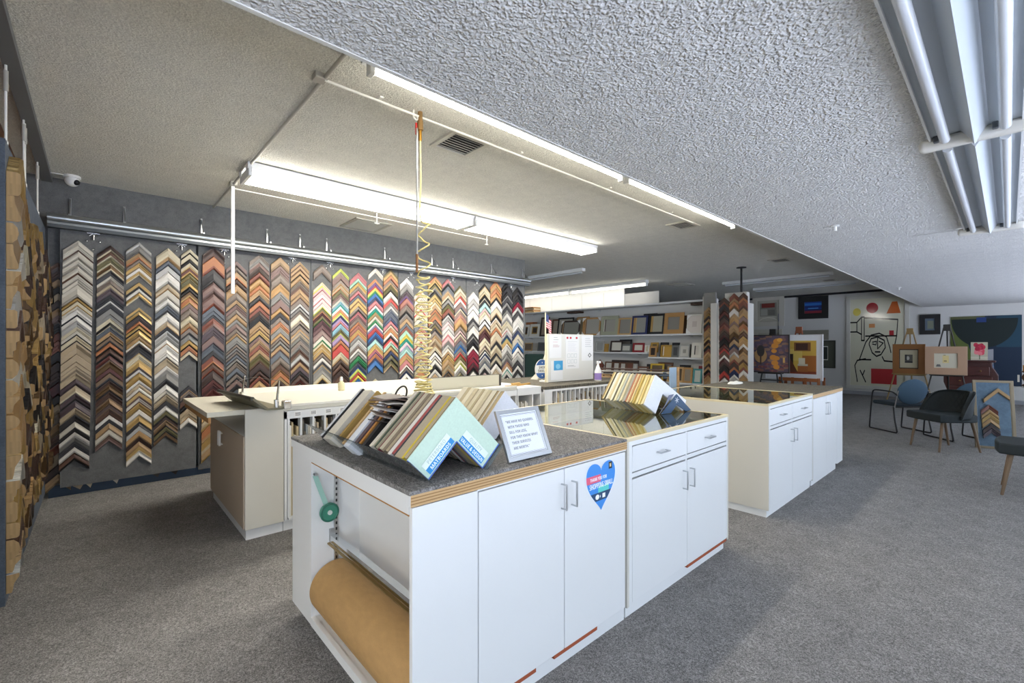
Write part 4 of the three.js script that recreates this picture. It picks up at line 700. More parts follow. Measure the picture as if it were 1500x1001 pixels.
  for (const z of [-1.93, -2.30]) { const k = thing('binder_clip', z > -2 ? 'black clip foot under the plum and white mat corners' : 'black clip foot at the rear of the island display', 'clip', [0.855, TOPY, z]); mesh('body', rbx(0.04, 0.022, 0.05, 0.004), C.black, k, [0, 0.012, 0]); mesh('loop', new THREE.TorusGeometry(0.012, 0.002, 6, 16), C.steel, k, [0.0, 0.03, 0.0]); }
}
{ // second set with the large white front board
  const list = [['#eef0f4', 0.006, 'large white'], ['#c8b48a', 0.024, 'sand'], ['#e6dfcc', 0.012, 'ivory'], ['#b8a37a', 0.016, 'camel'], ['#55452f', 0.005, 'dark brown'], ['#efe8d2', 0.04, 'cream'], ['#d8ccab', 0.03, 'straw'], ['#ece4c8', 0.03, 'pale straw'], ['#c7b992', 0.02, 'wheat'], ['#e8dfc2', 0.035, 'vanilla'], ['#d9cca9', 0.03, 'biscuit'], ['#efe6cc', 0.04, 'butter'], ['#cdbf9a', 0.03, 'hay'], ['#e9e1cb', 0.05, 'parchment']];
  matStack({ x: 1.56, z: -1.76, apex: 1.161, lean: 0.08, L: 0.33, a: 0.11, flat: true, list, where: 'the stack behind the large white board' });
  const rk = thing('acrylic_rack', 'dark open stand under the large white mat board', 'rack', [1.56, TOPY, -1.76]);
  for (const s of [-1, 1]) { const g = box3(-0.003, 0.003, 0, 0.15, -0.38, -0.02); g.rotateZ(-s * Math.PI / 4 * -1); g.translate(s * -0.0 - s * 0.15, 0.0, 0); mesh('panel', g, C.dark, rk); }
}
{ // third set on the glass, with the navy stand
  const list = [['#eef1f6', 0.012, 'white'], ['#e9dcae', 0.03, 'pale yellow'], ['#d8c27c', 0.02, 'buttery yellow'], ['#e3d59f', 0.03, 'lemon cream'], ['#c8ae5e', 0.02, 'ochre yellow'], ['#d6c48e', 0.02, 'straw'], ['#c98f62', 0.014, 'apricot'], ['#e2cfa6', 0.016, 'cream'], ['#c07f62', 0.012, 'salmon'], ['#a7a399', 0.03, 'grey'], ['#d4cba6', 0.03, 'pale khaki'], ['#b9bdb4', 0.02, 'sage grey'], ['#e0d7b0', 0.03, 'ivory'], ['#8b8a77', 0.006, 'olive'], ['#f0ead6', 0.03, 'off-white'], ['#e6d9ae', 0.016, 'vanilla'], ['#f1ecd8', 0.03, 'milk white'], ['#5d5a4a', 0.004, 'dark'], ['#dccfa4', 0.02, 'wheat'], ['#b7a06a', 0.008, 'bronze']];
  const x = 3.006, z = -1.737, apex = 1.185;
  matStack({ x, z, apex, lean: 0.465, rot: -0.224, L: 0.30, a: 0.105, list, where: 'the thick stack on the glass top' });
  const s = thing('navy_stand', 'navy folded card stand under the stack on the glass top', 'stand', [x + 0.03, 0.922, z + 0.13], -0.2);
  const navy = M('#34506e', 0.5);
  mesh('front', ext([[0, 0.13], [0.155, 0.005], [0.10, 0.0], [0, 0.055], [-0.06, 0.0], [-0.16, 0.0]].map(([a, b]) => [a + 0.01, b]), 0.006), navy, s, [0.0, 0, 0.006]);
  mesh('fold', ext([[-0.16, 0], [-0.01, 0.13], [-0.06, 0.125], [-0.10, 0.06]], 0.004), M('#6b7086', 0.5), s, [0, 0, 0.0]);
  const em = M('#d5dbe2', 0.5); // little white snow-crystal emblem
  for (let k = 0; k < 3; k++) mesh('emblem', (() => { const g = box3(-0.022, 0.022, -0.002, 0.002, 0, 0.001); g.rotateZ(k * Math.PI / 3 + 0.2); return g; })(), em, s, [0.01, 0.088, 0.0125]);
}
{ // framed notice leaning on the carpeted top
  const tex = canvasTex(640, 512, (c) => {
    c.fillStyle = '#eef0f3'; c.fillRect(0, 0, 640, 512); c.strokeStyle = '#5c6068'; c.lineWidth = 5; c.strokeRect(22, 22, 596, 468); c.lineWidth = 2; c.strokeRect(34, 34, 572, 444);
    c.fillStyle = '#6d727b'; c.font = '600 42px sans-serif'; ['\u201cWE HAVE NO QUARREL', 'WITH THOSE WHO', 'SELL FOR LESS,', 'FOR THEY KNOW WHAT', 'THEIR SERVICES', 'ARE WORTH.\u201d'].forEach((t, i) => c.fillText(t, i ? 92 : 76, 118 + i * 62, 480));
  });
  const A = onY(751, 680, TOPY), s = thing('framed_notice', 'small silver-framed notice leaning on the carpeted island top', 'sign', [A.x + 0.118, TOPY, -1.36], 0);
  const w = 0.25, h = 0.215, tilt = new THREE.Group(); void tilt;
  const rotg = (g) => { g.rotateX(-0.42); return g; };
  mesh('frame', rotg(ext([[-w / 2, 0], [w / 2, 0], [w / 2, h], [-w / 2, h]], 0.012, 0.001, [[[-w / 2 + 0.016, 0.016], [-w / 2 + 0.016, h - 0.016], [w / 2 - 0.016, h - 0.016], [w / 2 - 0.016, 0.016]]])), M('#cfd2d4', 0.3, 0.8), s);
  const pg = new THREE.PlaneGeometry(w - 0.03, h - 0.03); pg.translate(0, h / 2, 0.006); mesh('printed_sheet', rotg(pg), new THREE.MeshStandardMaterial({ map: tex, roughness: 0.35 }), s);
  mesh('backing', rotg(box3(-w / 2 + 0.004, w / 2 - 0.004, 0.004, h - 0.004, -0.006, 0.0)), C.dark, s);
  const leg = box3(-0.02, 0.02, 0, 0.16, -0.002, 0.002); leg.rotateX(0.35); leg.translate(0, 0, -0.12); mesh('easel_leg', leg, C.dark, s);
}
{ // heart sticker on the island door
  const tex = canvasTex(512, 640, (c, W, H) => {
    const heart = (k) => { c.beginPath(); const x = 256, y = 150; c.moveTo(x, y); c.bezierCurveTo(x - 10 * k, 30, x - 240 * k, -10, x - 244 * k, 200); c.bezierCurveTo(x - 244 * k, 390, x - 60 * k, 520, x, 622 * (0.98 + 0.02 * k)); c.bezierCurveTo(x + 60 * k, 520, x + 244 * k, 390, x + 244 * k, 200); c.bezierCurveTo(x + 240 * k, -10, x + 10 * k, 30, x, y); c.closePath(); };
    c.fillStyle = '#dfeaf4'; c.fillRect(0, 0, W, H); heart(1); c.fillStyle = '#e8f4ff'; c.fill(); c.save(); heart(0.94); c.clip();
    c.fillStyle = '#3f8fe0'; c.fillRect(0, 0, W, H); c.fillStyle = '#e8647f'; c.fillRect(0, 190, 250, 86); c.fillStyle = '#5fd0c8'; c.fillRect(210, 330, 170, 76); c.fillStyle = '#25486c'; c.fillRect(0, 404, W, 96);
    c.fillStyle = '#ffffff'; c.textAlign = 'left'; c.font = 'bold 54px sans-serif'; c.fillText('THANK YOU FOR', 86, 254, 260); c.font = 'bold 84px sans-serif'; c.fillText('SHOPPING SMALL', 76, 346, 370);
    c.beginPath(); c.arc(196, 452, 30, 0, 7); c.fill(); c.fillRect(276, 426, 46, 52); c.fillRect(238, 440, 10, 26); c.fillStyle = '#1c2430'; c.fillRect(378, 74, 56, 84); c.fillStyle = '#f1d79a'; c.fillRect(394, 96, 24, 40); c.restore();
  });
  const pts = []; const bez = (p0, p1, p2, p3) => { for (let i = 0; i < 14; i++) { const t = i / 14, s = 1 - t; pts.push([s * s * s * p0[0] + 3 * s * s * t * p1[0] + 3 * s * t * t * p2[0] + t * t * t * p3[0], s * s * s * p0[1] + 3 * s * s * t * p1[1] + 3 * s * t * t * p2[1] + t * t * t * p3[1]]); } };
  bez([256, 150], [246, 30], [16, -10], [12, 200]); bez([12, 200], [12, 390], [196, 520], [256, 622]); bez([256, 622], [316, 520], [500, 390], [500, 200]); bez([500, 200], [496, -10], [266, 30], [256, 150]);
  const g = new THREE.ShapeGeometry(new THREE.Shape(pts.map(([x, y]) => new THREE.Vector2(x / 512, 1 - y / 640)))); g.scale(0.252, 0.256, 1); const p = g.attributes.position, uv = g.attributes.uv; for (let i = 0; i < p.count; i++) uv.setXY(i, p.getX(i) / 0.252, p.getY(i) / 0.256);
  tag(mesh('heart_sticker', g, new THREE.MeshStandardMaterial({ map: tex, roughness: 0.4 }), null, [1.644, 0.608, FR + 0.0015]), 'blue heart-shaped sticker with white lettering on the island door', 'sticker');
}
// ---------------------------------------------------------------- things on the carpeted counter
{
  const z = -4.0, a = onZ(803, 558, z), b = onZ(869, 557, z), x0 = a.x, x1 = b.x, y0 = 0.921, y1 = onZ(835, 490, z).y, w = x1 - x0, h = y1 - y0;
  const s = thing('bulletin_board', 'upright white notice board pinned with papers on the carpeted counter', 'notice board', [x0 + w / 2, y0, z]);
  mesh('board', rbx(w, h, 0.03, 0.004), M('#e9e7df', 0.7), s, [0, h / 2, -0.015]);
  mesh('side_edge', box3(-w / 2 - 0.012, -w / 2, 0, h, -0.04, 0.004), M('#f3eed8', 0.6), s);
  mesh('foot', box3(-w / 2, w / 2, 0, 0.02, -0.16, -0.03), C.lamEdge, s);
  const sheet = (label, draw, fx0, fx1, fy0, fy1, W = 200, H = 300) => { const t = canvasTex(W, H, (c) => { c.fillStyle = '#f5f4f2'; c.fillRect(0, 0, W, H); draw(c, W, H); }); mesh('pinned_paper', bx((fx1 - fx0) * w, (fy1 - fy0) * h, 0.002), [C.paper, C.paper, C.paper, C.paper, new THREE.MeshStandardMaterial({ map: t, roughness: 0.8 }), C.paper], s, [(-0.5 + (fx0 + fx1) / 2) * w, ((fy0 + fy1) / 2) * h, 0.0016]).userData.label = label; const m = s.children[s.children.length - 1]; const uv = m.geometry.attributes.uv; for (let i = 16; i < 20; i++) uv.setXY(i, i % 2, i < 18 ? 1 : 0); };
  const lines = (c, x, y, ww, n, col, gap = 12) => { c.fillStyle = col; for (let i = 0; i < n; i++) c.fillRect(x, y + i * gap, ww * (0.7 + 0.3 * ((i * 37) % 10) / 10), 3); };
  sheet('white sheet with pink and black print', (c) => { lines(c, 70, 30, 90, 2, '#666', 30); lines(c, 60, 90, 110, 1, '#d98b8b'); lines(c, 60, 130, 120, 3, '#b98a84'); }, 0.02, 0.27, 0.50, 0.98);
  sheet('tall sheet with red heading and sketches', (c) => { c.fillStyle = '#cc3b44'; for (const x of [14, 60, 150]) c.fillRect(x, 14, 26, 24); c.fillStyle = '#bbb'; c.fillRect(30, 70, 140, 2); lines(c, 30, 90, 140, 8, '#dcdce4', 14); c.strokeStyle = '#9aa'; c.lineWidth = 2; for (let i = 0; i < 6; i++) c.strokeRect(30 + (i % 3) * 50, 220 + Math.floor(i / 3) * 70, 34, 44); lines(c, 30, 360, 130, 2, '#888'); }, 0.36, 0.66, 0.26, 0.97, 200, 400);
  sheet('white sheet with a diamond mark', (c) => { lines(c, 60, 30, 120, 5, '#8a8a90', 26); c.strokeStyle = '#555'; c.lineWidth = 9; c.translate(140, 250); c.rotate(0.785); c.strokeRect(-18, -18, 36, 36); }, 0.72, 0.99, 0.42, 0.97, 200, 320);
  sheet('light blue leaflet', (c, W, H) => { c.fillStyle = '#4aa8dd'; c.fillRect(50, 0, W - 50, 150); c.fillStyle = '#8fd0ee'; c.beginPath(); c.arc(120, 90, 40, 0, 7); c.fill(); }, 0.05, 0.30, 0.04, 0.44);
  const f = thing('small_flag', 'small striped flag on a stick beside the notice board', 'flag', [x0 - 0.02, 0.922, z - 0.03]);
  mesh('stick', bar([0, 0, 0], [0, 0.90, 0], 0.008, 8), M('#efe6c4', 0.5), f);
  const ft = canvasTex(128, 128, (c) => { for (let i = 0; i < 13; i++) { c.fillStyle = i % 2 ? '#f0ece8' : '#d9555c'; c.fillRect(0, i * 10, 128, 10); } c.fillStyle = '#3d4a80'; c.fillRect(0, 0, 60, 70); c.fillStyle = '#dfe3f0'; for (let i = 0; i < 20; i++) c.fillRect(6 + (i % 5) * 11, 8 + Math.floor(i / 5) * 16, 3, 3); });
  const fg = new THREE.PlaneGeometry(0.15, 0.18, 10, 4), fp = fg.attributes.position; for (let i = 0; i < fp.count; i++) { const x = fp.getX(i) + 0.075; fp.setXYZ(i, x * 0.75, fp.getY(i) - x * 0.62, 0.02 * Math.sin(x * 40)); } fg.computeVertexNormals();
  mesh('cloth', fg, new THREE.MeshStandardMaterial({ map: ft, roughness: 0.8, side: THREE.DoubleSide }), f, [0.006, 0.80, 0]);
  // round sign in front of the grey machine cover, dark green chair behind
  const rz = -4.25, rc = onZ(794, 541, rz), st = canvasTex(256, 256, (c) => { c.fillStyle = '#e8eef4'; c.fillRect(0, 0, 256, 256); c.fillStyle = '#2f66b4'; c.beginPath(); c.arc(128, 128, 126, 0, 7); c.fill(); c.fillStyle = '#eef3f8'; c.fillRect(0, 74, 256, 104); c.fillStyle = '#3b4450'; c.textAlign = 'center'; c.font = 'bold 50px sans-serif'; c.fillText('SHOP', 128, 122); c.fillText('SMALL', 128, 168, 190); c.fillStyle = '#fff'; c.beginPath(); c.arc(128, 42, 9, 0, 7); c.arc(128, 214, 9, 0, 7); c.fill(); });
  const rs = thing('round_sign', 'round blue and white sign with black lettering behind the notice board', 'sign', [rc.x, rc.y, rz]);
  mesh('disc', (() => { const g = cyl(0.135, 0.135, 0.006, 40); g.rotateX(Math.PI / 2); return g; })(), C.white, rs);
  mesh('printed_face', new THREE.CircleGeometry(0.13, 40), new THREE.MeshStandardMaterial({ map: st, roughness: 0.5 }), rs, [0, 0, 0.0035]);
  mesh('stem', box3(-0.01, 0.01, 0.922 - rc.y, -0.13, -0.004, 0.0), C.lamEdge, rs);
  const mc = onZ(790, 545, -4.6), cv = thing('machine_cover', 'pale grey curved cover standing behind the round sign', 'cover', [mc.x, 0.922, -4.55]);
  mesh('cover', ext([[-0.22, 0], [0.3, 0], [0.3, 0.34], [0.22, 0.42], [0.08, 0.36], [-0.05, 0.12]], 0.12, 0.01), M('#b3b2a6', 0.6), cv);
  const gc = onZ(783, 556, -6.6), ch = thing('office_chair', 'dark green office chair back between the sample wall end and the counter', 'chair', [gc.x, 0, -6.6], -0.3);
  mesh('backrest', rbx(0.46, 0.6, 0.1, 0.045, 4), M('#1f3a34', 0.8), ch, [0, 0.92, 0]);
  mesh('seat', rbx(0.48, 0.09, 0.46, 0.04, 4), M('#1f3a34', 0.8), ch, [0, 0.5, 0.26]);
  mesh('column', bar([0, 0.06, 0.26], [0, 0.48, 0.26], 0.03), C.dark, ch);
  mesh('base', merge([0, 1, 2, 3, 4].map((k) => bar([0, 0.06, 0.26], [0.28 * Math.cos(k * 1.257), 0.03, 0.26 + 0.28 * Math.sin(k * 1.257)], 0.02))), C.dark, ch);
  const bp = onY(876, 558, 0.922), bt = thing('spray_bottle', 'white bottle with a purple label beside the notice board', 'bottle', [bp.x, 0.922, bp.z]);
  mesh('body', new THREE.LatheGeometry([[0, 0], [0.045, 0], [0.048, 0.01], [0.046, 0.13], [0.02, 0.19], [0.016, 0.21], [0, 0.21]].map((p) => new THREE.Vector2(...p)), 20), C.white, bt);
  mesh('label_band', cyl(0.0485, 0.0485, 0.09, 20), M('#8f78b8', 0.6), bt, [0, 0.06, 0]);
  mesh('nozzle', merge([box3(-0.02, 0.05, 0.235, 0.265, -0.012, 0.012), bar([0, 0.2, 0], [0, 0.24, 0], 0.014)]), C.white, bt);
  // long dark moulding lengths on a trestle
  const P1 = onY(875, 545, 1.0), P2 = onY(992, 549, 1.0), mid = P1.clone().add(P2).multiplyScalar(0.5), ln = P1.distanceTo(P2), ang = Math.atan2(-(P2.z - P1.z), P2.x - P1.x);
  [['umber', 0.055, 0.03, 'long dark brown moulding length, upper one on the stretcher stack'], ['silver', 0.02, 0.0, 'long silver moulding length lying under the dark brown one'], ['black', -0.005, 0.045, 'long black moulding length, lowest on the stretcher stack']].forEach(([t, dy, dz, lab], i) => {
    const o = tag(mesh('moulding_length', rbx(ln * (1 - i * 0.05), 0.022, 0.03, 0.004), toneMat(t), null, [mid.x, 1.0 + dy, mid.z + dz]), lab, 'moulding'); o.rotation.y = ang;
  });
  const tr = thing('wooden_rail_stand', 'pale wooden stand with drilled holes under the long mouldings', 'stand', [mid.x, 0.92, mid.z], ang);
  mesh('rail', box3(-ln * 0.5, ln * 0.1, 0, 0.055, -0.05, -0.025), M('#dcb98a', 0.6, 0, { map: grainMap }), tr);
  for (let i = 0; i < 5; i++) mesh('peg', bar([-ln * 0.42 + i * 0.12, 0.03, -0.026], [-ln * 0.42 + i * 0.12, 0.03, -0.018], 0.012, 10), M('#6d4a2c', 0.6), tr);
  mesh('clamp', merge([rbx(0.05, 0.09, 0.06, 0.008).translate(ln * 0.36, 0.06, 0), bar([ln * 0.3, 0.06, 0.02], [ln * 0.5, 0.07, 0.02], 0.016)]), M('#46515e', 0.4, 0.5), tr);
  const lb = onZ(991, 565, -2.72), lp = thing('leaning_board', 'light blue panel with a wooden edge leaning behind the glass island', 'panel', [lb.x, 0, -2.75]);
  mesh('panel', box3(-0.10, 0.06, 0.02, 1.13, -0.012, 0), M('#93a9bd', 0.6), lp); mesh('wooden_edge', box3(0.06, 0.11, 0.0, 1.13, -0.03, 0.01), M('#c79c62', 0.6, 0, { map: grainMap }), lp);
}

// ---------------------------------------------------------------- frame shelves
const SX = 9.6;
{
  const at = (u, v) => onX(u, v, SX);
  const board = (label, u0, u1, v0, v1, d = 0.36) => { const y = (at(u0, v0).y + at(u1, v1).y) / 2, z0 = at(u0, v0).z, z1 = at(u1, v1).z; const s = thing('wall_shelf_board', label, 'shelf', [SX, y, 0]); mesh('board', box3(0, d, -0.035, 0, z0, z1), C.lam, s); for (const zz of [z0 + 0.4, (z0 + z1) / 2, z1 - 0.4]) mesh('bracket', ext([[d, -0.035], [d, -0.075], [0.12, -0.036]], 0.012), C.lam, s, [0, 0, zz]); return y; };
  const y1 = board('long top shelf board under the white wall boards', 755, 1029, 459, 440);
  const y2 = board('long shelf board carrying the largest empty frames', 755, 1029, 494, 488);
  const y3 = board('short shelf board with the red and dark small frames', 755, 949, 514.5, 516);
  const y4 = board('short shelf board with the wide white frame', 949, 1029, 523, 524.6);
  const y5 = board('lowest shelf board with the teal-edged frame', 949, 1029, 559.5, 561);
  const y6 = board('lower shelf board with the row of brown certificate frames', 755, 948, 544, 542);
  { const z1 = at(1029, 500).z, u = thing('shelf_end_panel', 'grey upright at the end of the frame shelves', 'panel', [SX, 0, z1]); mesh('panel', box3(0, 0.4, 0, 2.45, 0, 0.03), C.wallWhite, u); }
  // tall white boards standing above the top shelf
  const wb = (label, u0, u1, vt, x, tone) => { const A = onX(u0, vt, x), B = onX(u1, vt, x), s = thing('white_wall_board', label, 'board', [x, y1 + 0.001, 0]); mesh('board', box3(0, 0.03, 0, Math.min(2.9, A.y) - y1, A.z, B.z), M(tone, 0.7), s); return s; };
  const w1 = wb('bright white boards above the frame shelves, under the lit strips', 745, 914, 432, 9.93, '#e9e8e4');
  for (const u of [776, 808, 852, 884]) mesh('board_joint', box3(-0.002, 0.0, 0.02, 0.40, onX(u, 440, 9.93).z, onX(u, 440, 9.93).z + 0.012), M('#c6c5c0', 0.8), w1);
  wb('grey boards above the shelves beyond the white ones', 915, 965, 431, 9.96, '#b4b4b2');
  // one frame seen between two pixels corners, leaning back on its shelf
  const FT = { wood: ['#b98d55', 0.5], dark: ['#3a2a24', 0.45], brown: ['#6b4630', 0.5], gold: ['#c39a45', 0.35], navy: ['#27305f', 0.45], black: ['#1b1a1c', 0.4], sage: ['#a3a58f', 0.6], red: ['#8d2226', 0.4], silver: ['#b9b9b4', 0.4], white: ['#e6e3d8', 0.5], yellow: ['#d9b63a', 0.4], teal: ['#4a9a9c', 0.5], pewter: ['#6f706c', 0.4], tan: ['#c7a26b', 0.5] };
  function frame(u0, u1, v0, v1, y, tone, mw, inner, label, o = {}) {
    const zA = onX(u0, v1, SX + 0.06).z, zB = onX(u1, v1, SX + 0.06).z, w = Math.abs(zB - zA) * (o.k || 0.99), d = onX((u0 + u1) / 2, v1, SX).distanceTo(V(0, EYE, 0)), hp = (v1 - v0) / FOCAL * (onX((u0 + u1) / 2, v1, SX).x * FX + onX((u0 + u1) / 2, v1, SX).z * FZ), h = hp * 0.98, lean = 0.16, back = o.back || 0; void d;
    const s = thing(o.name || 'picture_frame', label, o.cat || 'picture frame', [SX + 0.05 + back, y + 0.001, (zA + zB) / 2], -Math.PI / 2, o.group);
    s.rotation.order = 'YXZ'; s.rotation.x = -lean;
    mw *= 1.25; const [col, ro] = FT[tone], I = [[-w / 2 + mw, mw], [-w / 2 + mw, h - mw], [w / 2 - mw, h - mw], [w / 2 - mw, mw]];
    mesh('moulding', ext([[-w / 2, 0], [w / 2, 0], [w / 2, h], [-w / 2, h]], 0.018, 0.002, [I]), M(col, ro, tone === 'gold' || tone === 'silver' ? 0.3 : 0), s);
    mesh('backing', box3(-w / 2 + mw * 0.8, w / 2 - mw * 0.8, mw * 0.8, h - mw * 0.8, 0.001, 0.005), M(inner, 0.7), s);
    if (o.mat) mesh('mat_window', box3(-w * o.mat / 2, w * o.mat / 2, h * (0.5 - o.mat / 2), h * (0.5 + o.mat / 2), 0.005, 0.0065), M(o.matTone || '#9a9488', 0.7), s);
    if (o.corners) for (const [cx, cy] of o.corners) { const k = 0.11; mesh('card_corner', ext([[cx * w / 2, cy ? h : 0], [cx * (w / 2 - k), cy ? h : 0], [cx * w / 2, cy ? h - k : k]].map(([a, b]) => [a * 1.03, b]), 0.006), C.paper, s, [0, 0, 0.02]); }
    if (o.strips) o.strips.forEach((c, i) => mesh('inner_strip', box3(-w / 2 + mw + i * 0.03, -w / 2 + mw + i * 0.03 + 0.018, mw, h - mw, 0.005, 0.012), M(c, 0.5), s));
    return s;
  }
  const g1 = 'frames on the upper frame shelf', g2 = 'small frames on the middle shelves', g3 = 'frames on the lower shelves', all4 = [[-1, 0], [1, 0], [-1, 1], [1, 1]];
  frame(767, 775, 475, 493, y2, 'white', 0.05, '#8a6a3a', 'white cornered oval frame against the sample wall end', { group: g1, mat: 0.45, matTone: '#4a3a2a' });
  frame(776, 790, 474, 493, y2, 'white', 0.06, '#a3803f', 'white frame with a dark oval opening on the upper shelf', { group: g1, mat: 0.4, matTone: '#3d3026' });
  frame(791, 803, 464, 493, y2, 'dark', 0.035, '#9a8878', 'dark brown frame half behind the small flag', { group: g1 });
  frame(822, 849, 468, 491, y2, 'dark', 0.03, '#8e8d84', 'dark brown frame with white card corners above the notice board', { group: g1, corners: all4, strips: ['#c9a979', '#4a2c22'] });
  frame(812, 835, 463, 491, y2, 'black', 0.03, '#b9b4a5', 'black frame behind the card-cornered dark frame', { group: g1, back: 0.12 });
  frame(853, 879, 463, 490, y2, 'wood', 0.03, '#a9a69c', 'tan frame with striped inner mouldings and card corners', { group: g1, corners: all4, strips: ['#b47a3f', '#d0a566', '#8d5a2d'] });
  frame(880, 905, 461, 490, y2, 'sage', 0.07, '#a09d93', 'wide sage grey frame on the upper shelf', { group: g1, strips: ['#e6e3dc', '#4a2d22'] });
  frame(905, 925, 464, 489.5, y2, 'tan', 0.025, '#8f8c83', 'thin light wood frame between the sage and navy frames', { group: g1, strips: ['#a9713a'] });
  frame(925, 948, 461, 489.5, y2, 'navy', 0.035, '#9a9a92', 'navy blue frame on the upper shelf', { group: g1, strips: ['#c79a3e', '#b8863a', '#d5b26a'] });
  frame(950, 973, 458, 489, y2, 'black', 0.04, '#a8a594', 'black frame holding gold strips on the upper shelf', { group: g1, strips: ['#c9a14a', '#b98d3a'] });
  frame(972, 1001, 456, 488, y2, 'wood', 0.075, '#8b8880', 'broad honey wood frame on the upper shelf', { group: g1, name: 'picture_frame' });
  frame(1006, 1028, 459, 487.5, y2, 'white', 0.02, '#e5ddd4', 'pinkish white covered frame at the shelf end', { group: g1, corners: [[-1, 0], [-1, 1]], mat: 0.3, matTone: '#d3c8bf' });
  frame(788, 800, 502, 515, y3, 'pewter', 0.02, '#5a5c5e', 'small pewter frame left of the notice board, low shelf', { group: g2 }).userData.label = 'small pewter frame between the round sign and the flag stick';
  frame(768, 780, 503, 515, y3, 'tan', 0.02, '#7a6a58', 'small tan frame with curled backing beside the sample wall end', { group: g2 });
  frame(872, 885, 498, 514, y3, 'silver', 0.03, '#9c9e9b', 'small silver arched frame beside the notice board', { group: g2 });
  frame(885, 892, 502, 514, y3, 'gold', 0.012, '#b9914a', 'tiny gold frame next to the silver arched one', { group: g2, k: 0.8 });
  frame(894, 912, 497, 514, y3, 'dark', 0.03, '#dcd8cb', 'dark wooden frame with pale certificate on the short shelf', { group: g2 });
  frame(910, 925, 502, 514, y3, 'pewter', 0.03, '#c9c8bf', 'grey frame with pale certificate on the short shelf', { group: g2 });
  frame(927, 944, 500, 514, y3, 'red', 0.035, '#d9d4c6', 'glossy red frame with pale certificate', { group: g2 });
  frame(950, 961, 499, 514, y3, 'gold', 0.03, '#7d6a46', 'small oval-look gold frame at the short shelf end', { group: g2, back: 0.1 });
  frame(951, 962, 507, 523, y4, 'wood', 0.03, '#3a2e26', 'small light wood frame with a dark opening', { group: g2 });
  frame(963, 975, 501, 523, y4, 'black', 0.02, '#4a3f38', 'small black frame behind the gold ones', { group: g2, back: 0.12 });
  frame(968, 984, 505, 523, y4, 'gold', 0.022, '#c59b48', 'small gold frame showing another gold frame inside', { group: g2, strips: ['#8a6428', '#e8e4da'] });
  frame(984, 995, 505, 523, y4, 'pewter', 0.03, '#4f5152', 'small charcoal metal frame beside the silver one', { group: g2 });
  frame(995, 1010, 504, 523, y4, 'silver', 0.018, '#d5d3c9', 'silver frame with pale mat and narrow opening', { group: g2, mat: 0.3, matTone: '#a5a297' });
  frame(1013, 1028, 501, 523.5, y4, 'white', 0.05, '#d9d5c9', 'wide white frame at the end of the short shelf', { group: g2, strips: ['#2c2a2a'] });
  frame(886, 897, 526, 542, y6, 'brown', 0.02, '#dad6cb', 'first brown certificate frame beside the wooden birdhouse shape', { group: g3 });
  frame(898, 907.5, 526, 542, y6, 'brown', 0.02, '#d9d5c9', 'second brown certificate frame from the birdhouse shape', { group: g3 });
  frame(908, 917, 526, 542, y6, 'brown', 0.02, '#d6d2c6', 'third brown certificate frame from the birdhouse shape', { group: g3 });
  frame(917.5, 927, 526, 542, y6, 'brown', 0.02, '#7a4a3a', 'reddish brown frame without a certificate', { group: g3 });
  frame(927, 934, 527, 542, y6, 'silver', 0.02, '#c9c6bc', 'narrow silver frame among the brown ones', { group: g3, k: 0.8 });
  frame(934, 950, 531, 542.5, y6, 'brown', 0.03, '#e3e0d8', 'low brown frame with a white certificate', { group: g3 });
  frame(952, 972, 533, 559, y5, 'yellow', 0.03, '#6a5a44', 'bright yellow gilt frame on the lowest shelf', { group: g3 });
  frame(977, 1001, 536, 559, y5, 'tan', 0.03, '#5c4d3c', 'light wood frame holding a dark picture on the lowest shelf', { group: g3, mat: 0.4, matTone: '#3a312a' });
  frame(1000, 1014, 537, 560, y5, 'wood', 0.03, '#9a8f7d', 'honey frame standing before the light wood one', { group: g3 });
  frame(1015, 1028, 538, 560, y5, 'teal', 0.025, '#cfd5cc', 'pale frame with a teal edge on the lowest shelf', { group: g3 });
  frame(803, 816, 466, 492, y2, 'brown', 0.03, '#b0a592', 'brown frame behind the flag and black frame', { group: g1, back: 0.14 });
  frame(838, 856, 461, 490, y2, 'wood', 0.03, '#c2b79d', 'plain wood frame behind the card-cornered frames', { group: g1, back: 0.16 });
  frame(936, 956, 457, 489, y2, 'black', 0.03, '#33302e', 'black frame standing behind the navy frame', { group: g1, back: 0.16 });
  frame(996, 1010, 460, 488, y2, 'brown', 0.03, '#5a4634', 'dark brown frame wedged beside the pinkish covered frame', { group: g1, back: 0.12 });
  frame(902, 920, 495, 514, y3, 'black', 0.03, '#5d5a54', 'black frame behind the pale certificates on the short shelf', { group: g2, back: 0.15 });
  frame(944, 952, 503, 514, y3, 'white', 0.02, '#c9bfa0', 'narrow cream frame next to the glossy red frame', { group: g2, k: 0.8 });
  frame(979, 990, 501, 523, y4, 'black', 0.03, '#2b2a2a', 'tall black frame behind the charcoal metal one', { group: g2, back: 0.16 });
  frame(1006, 1016, 503, 523, y4, 'pewter', 0.03, '#3f3f40', 'dark grey frame between the silver and white frames', { group: g2, back: 0.12 });
  frame(890, 930, 523, 542, y6, 'dark', 0.03, '#4a3a33', 'long dark frame behind the brown certificate frames', { group: g3, back: 0.16 });
  frame(942, 958, 527, 542, y6, 'black', 0.02, '#3a3532', 'black frame behind the low brown certificate frame', { group: g3, back: 0.16 });
  frame(958, 980, 531, 559, y5, 'brown', 0.03, '#7d746c', 'brown frame behind the bright yellow one', { group: g3, back: 0.15 });
  frame(990, 1006, 533, 559, y5, 'black', 0.03, '#2c2826', 'black frame behind the light wood frame, lowest shelf', { group: g3, back: 0.15 });
  frame(1018, 1028, 533, 559, y5, 'red', 0.03, '#6a2226', 'deep red frame behind the teal-edged one', { group: g3, back: 0.15 });
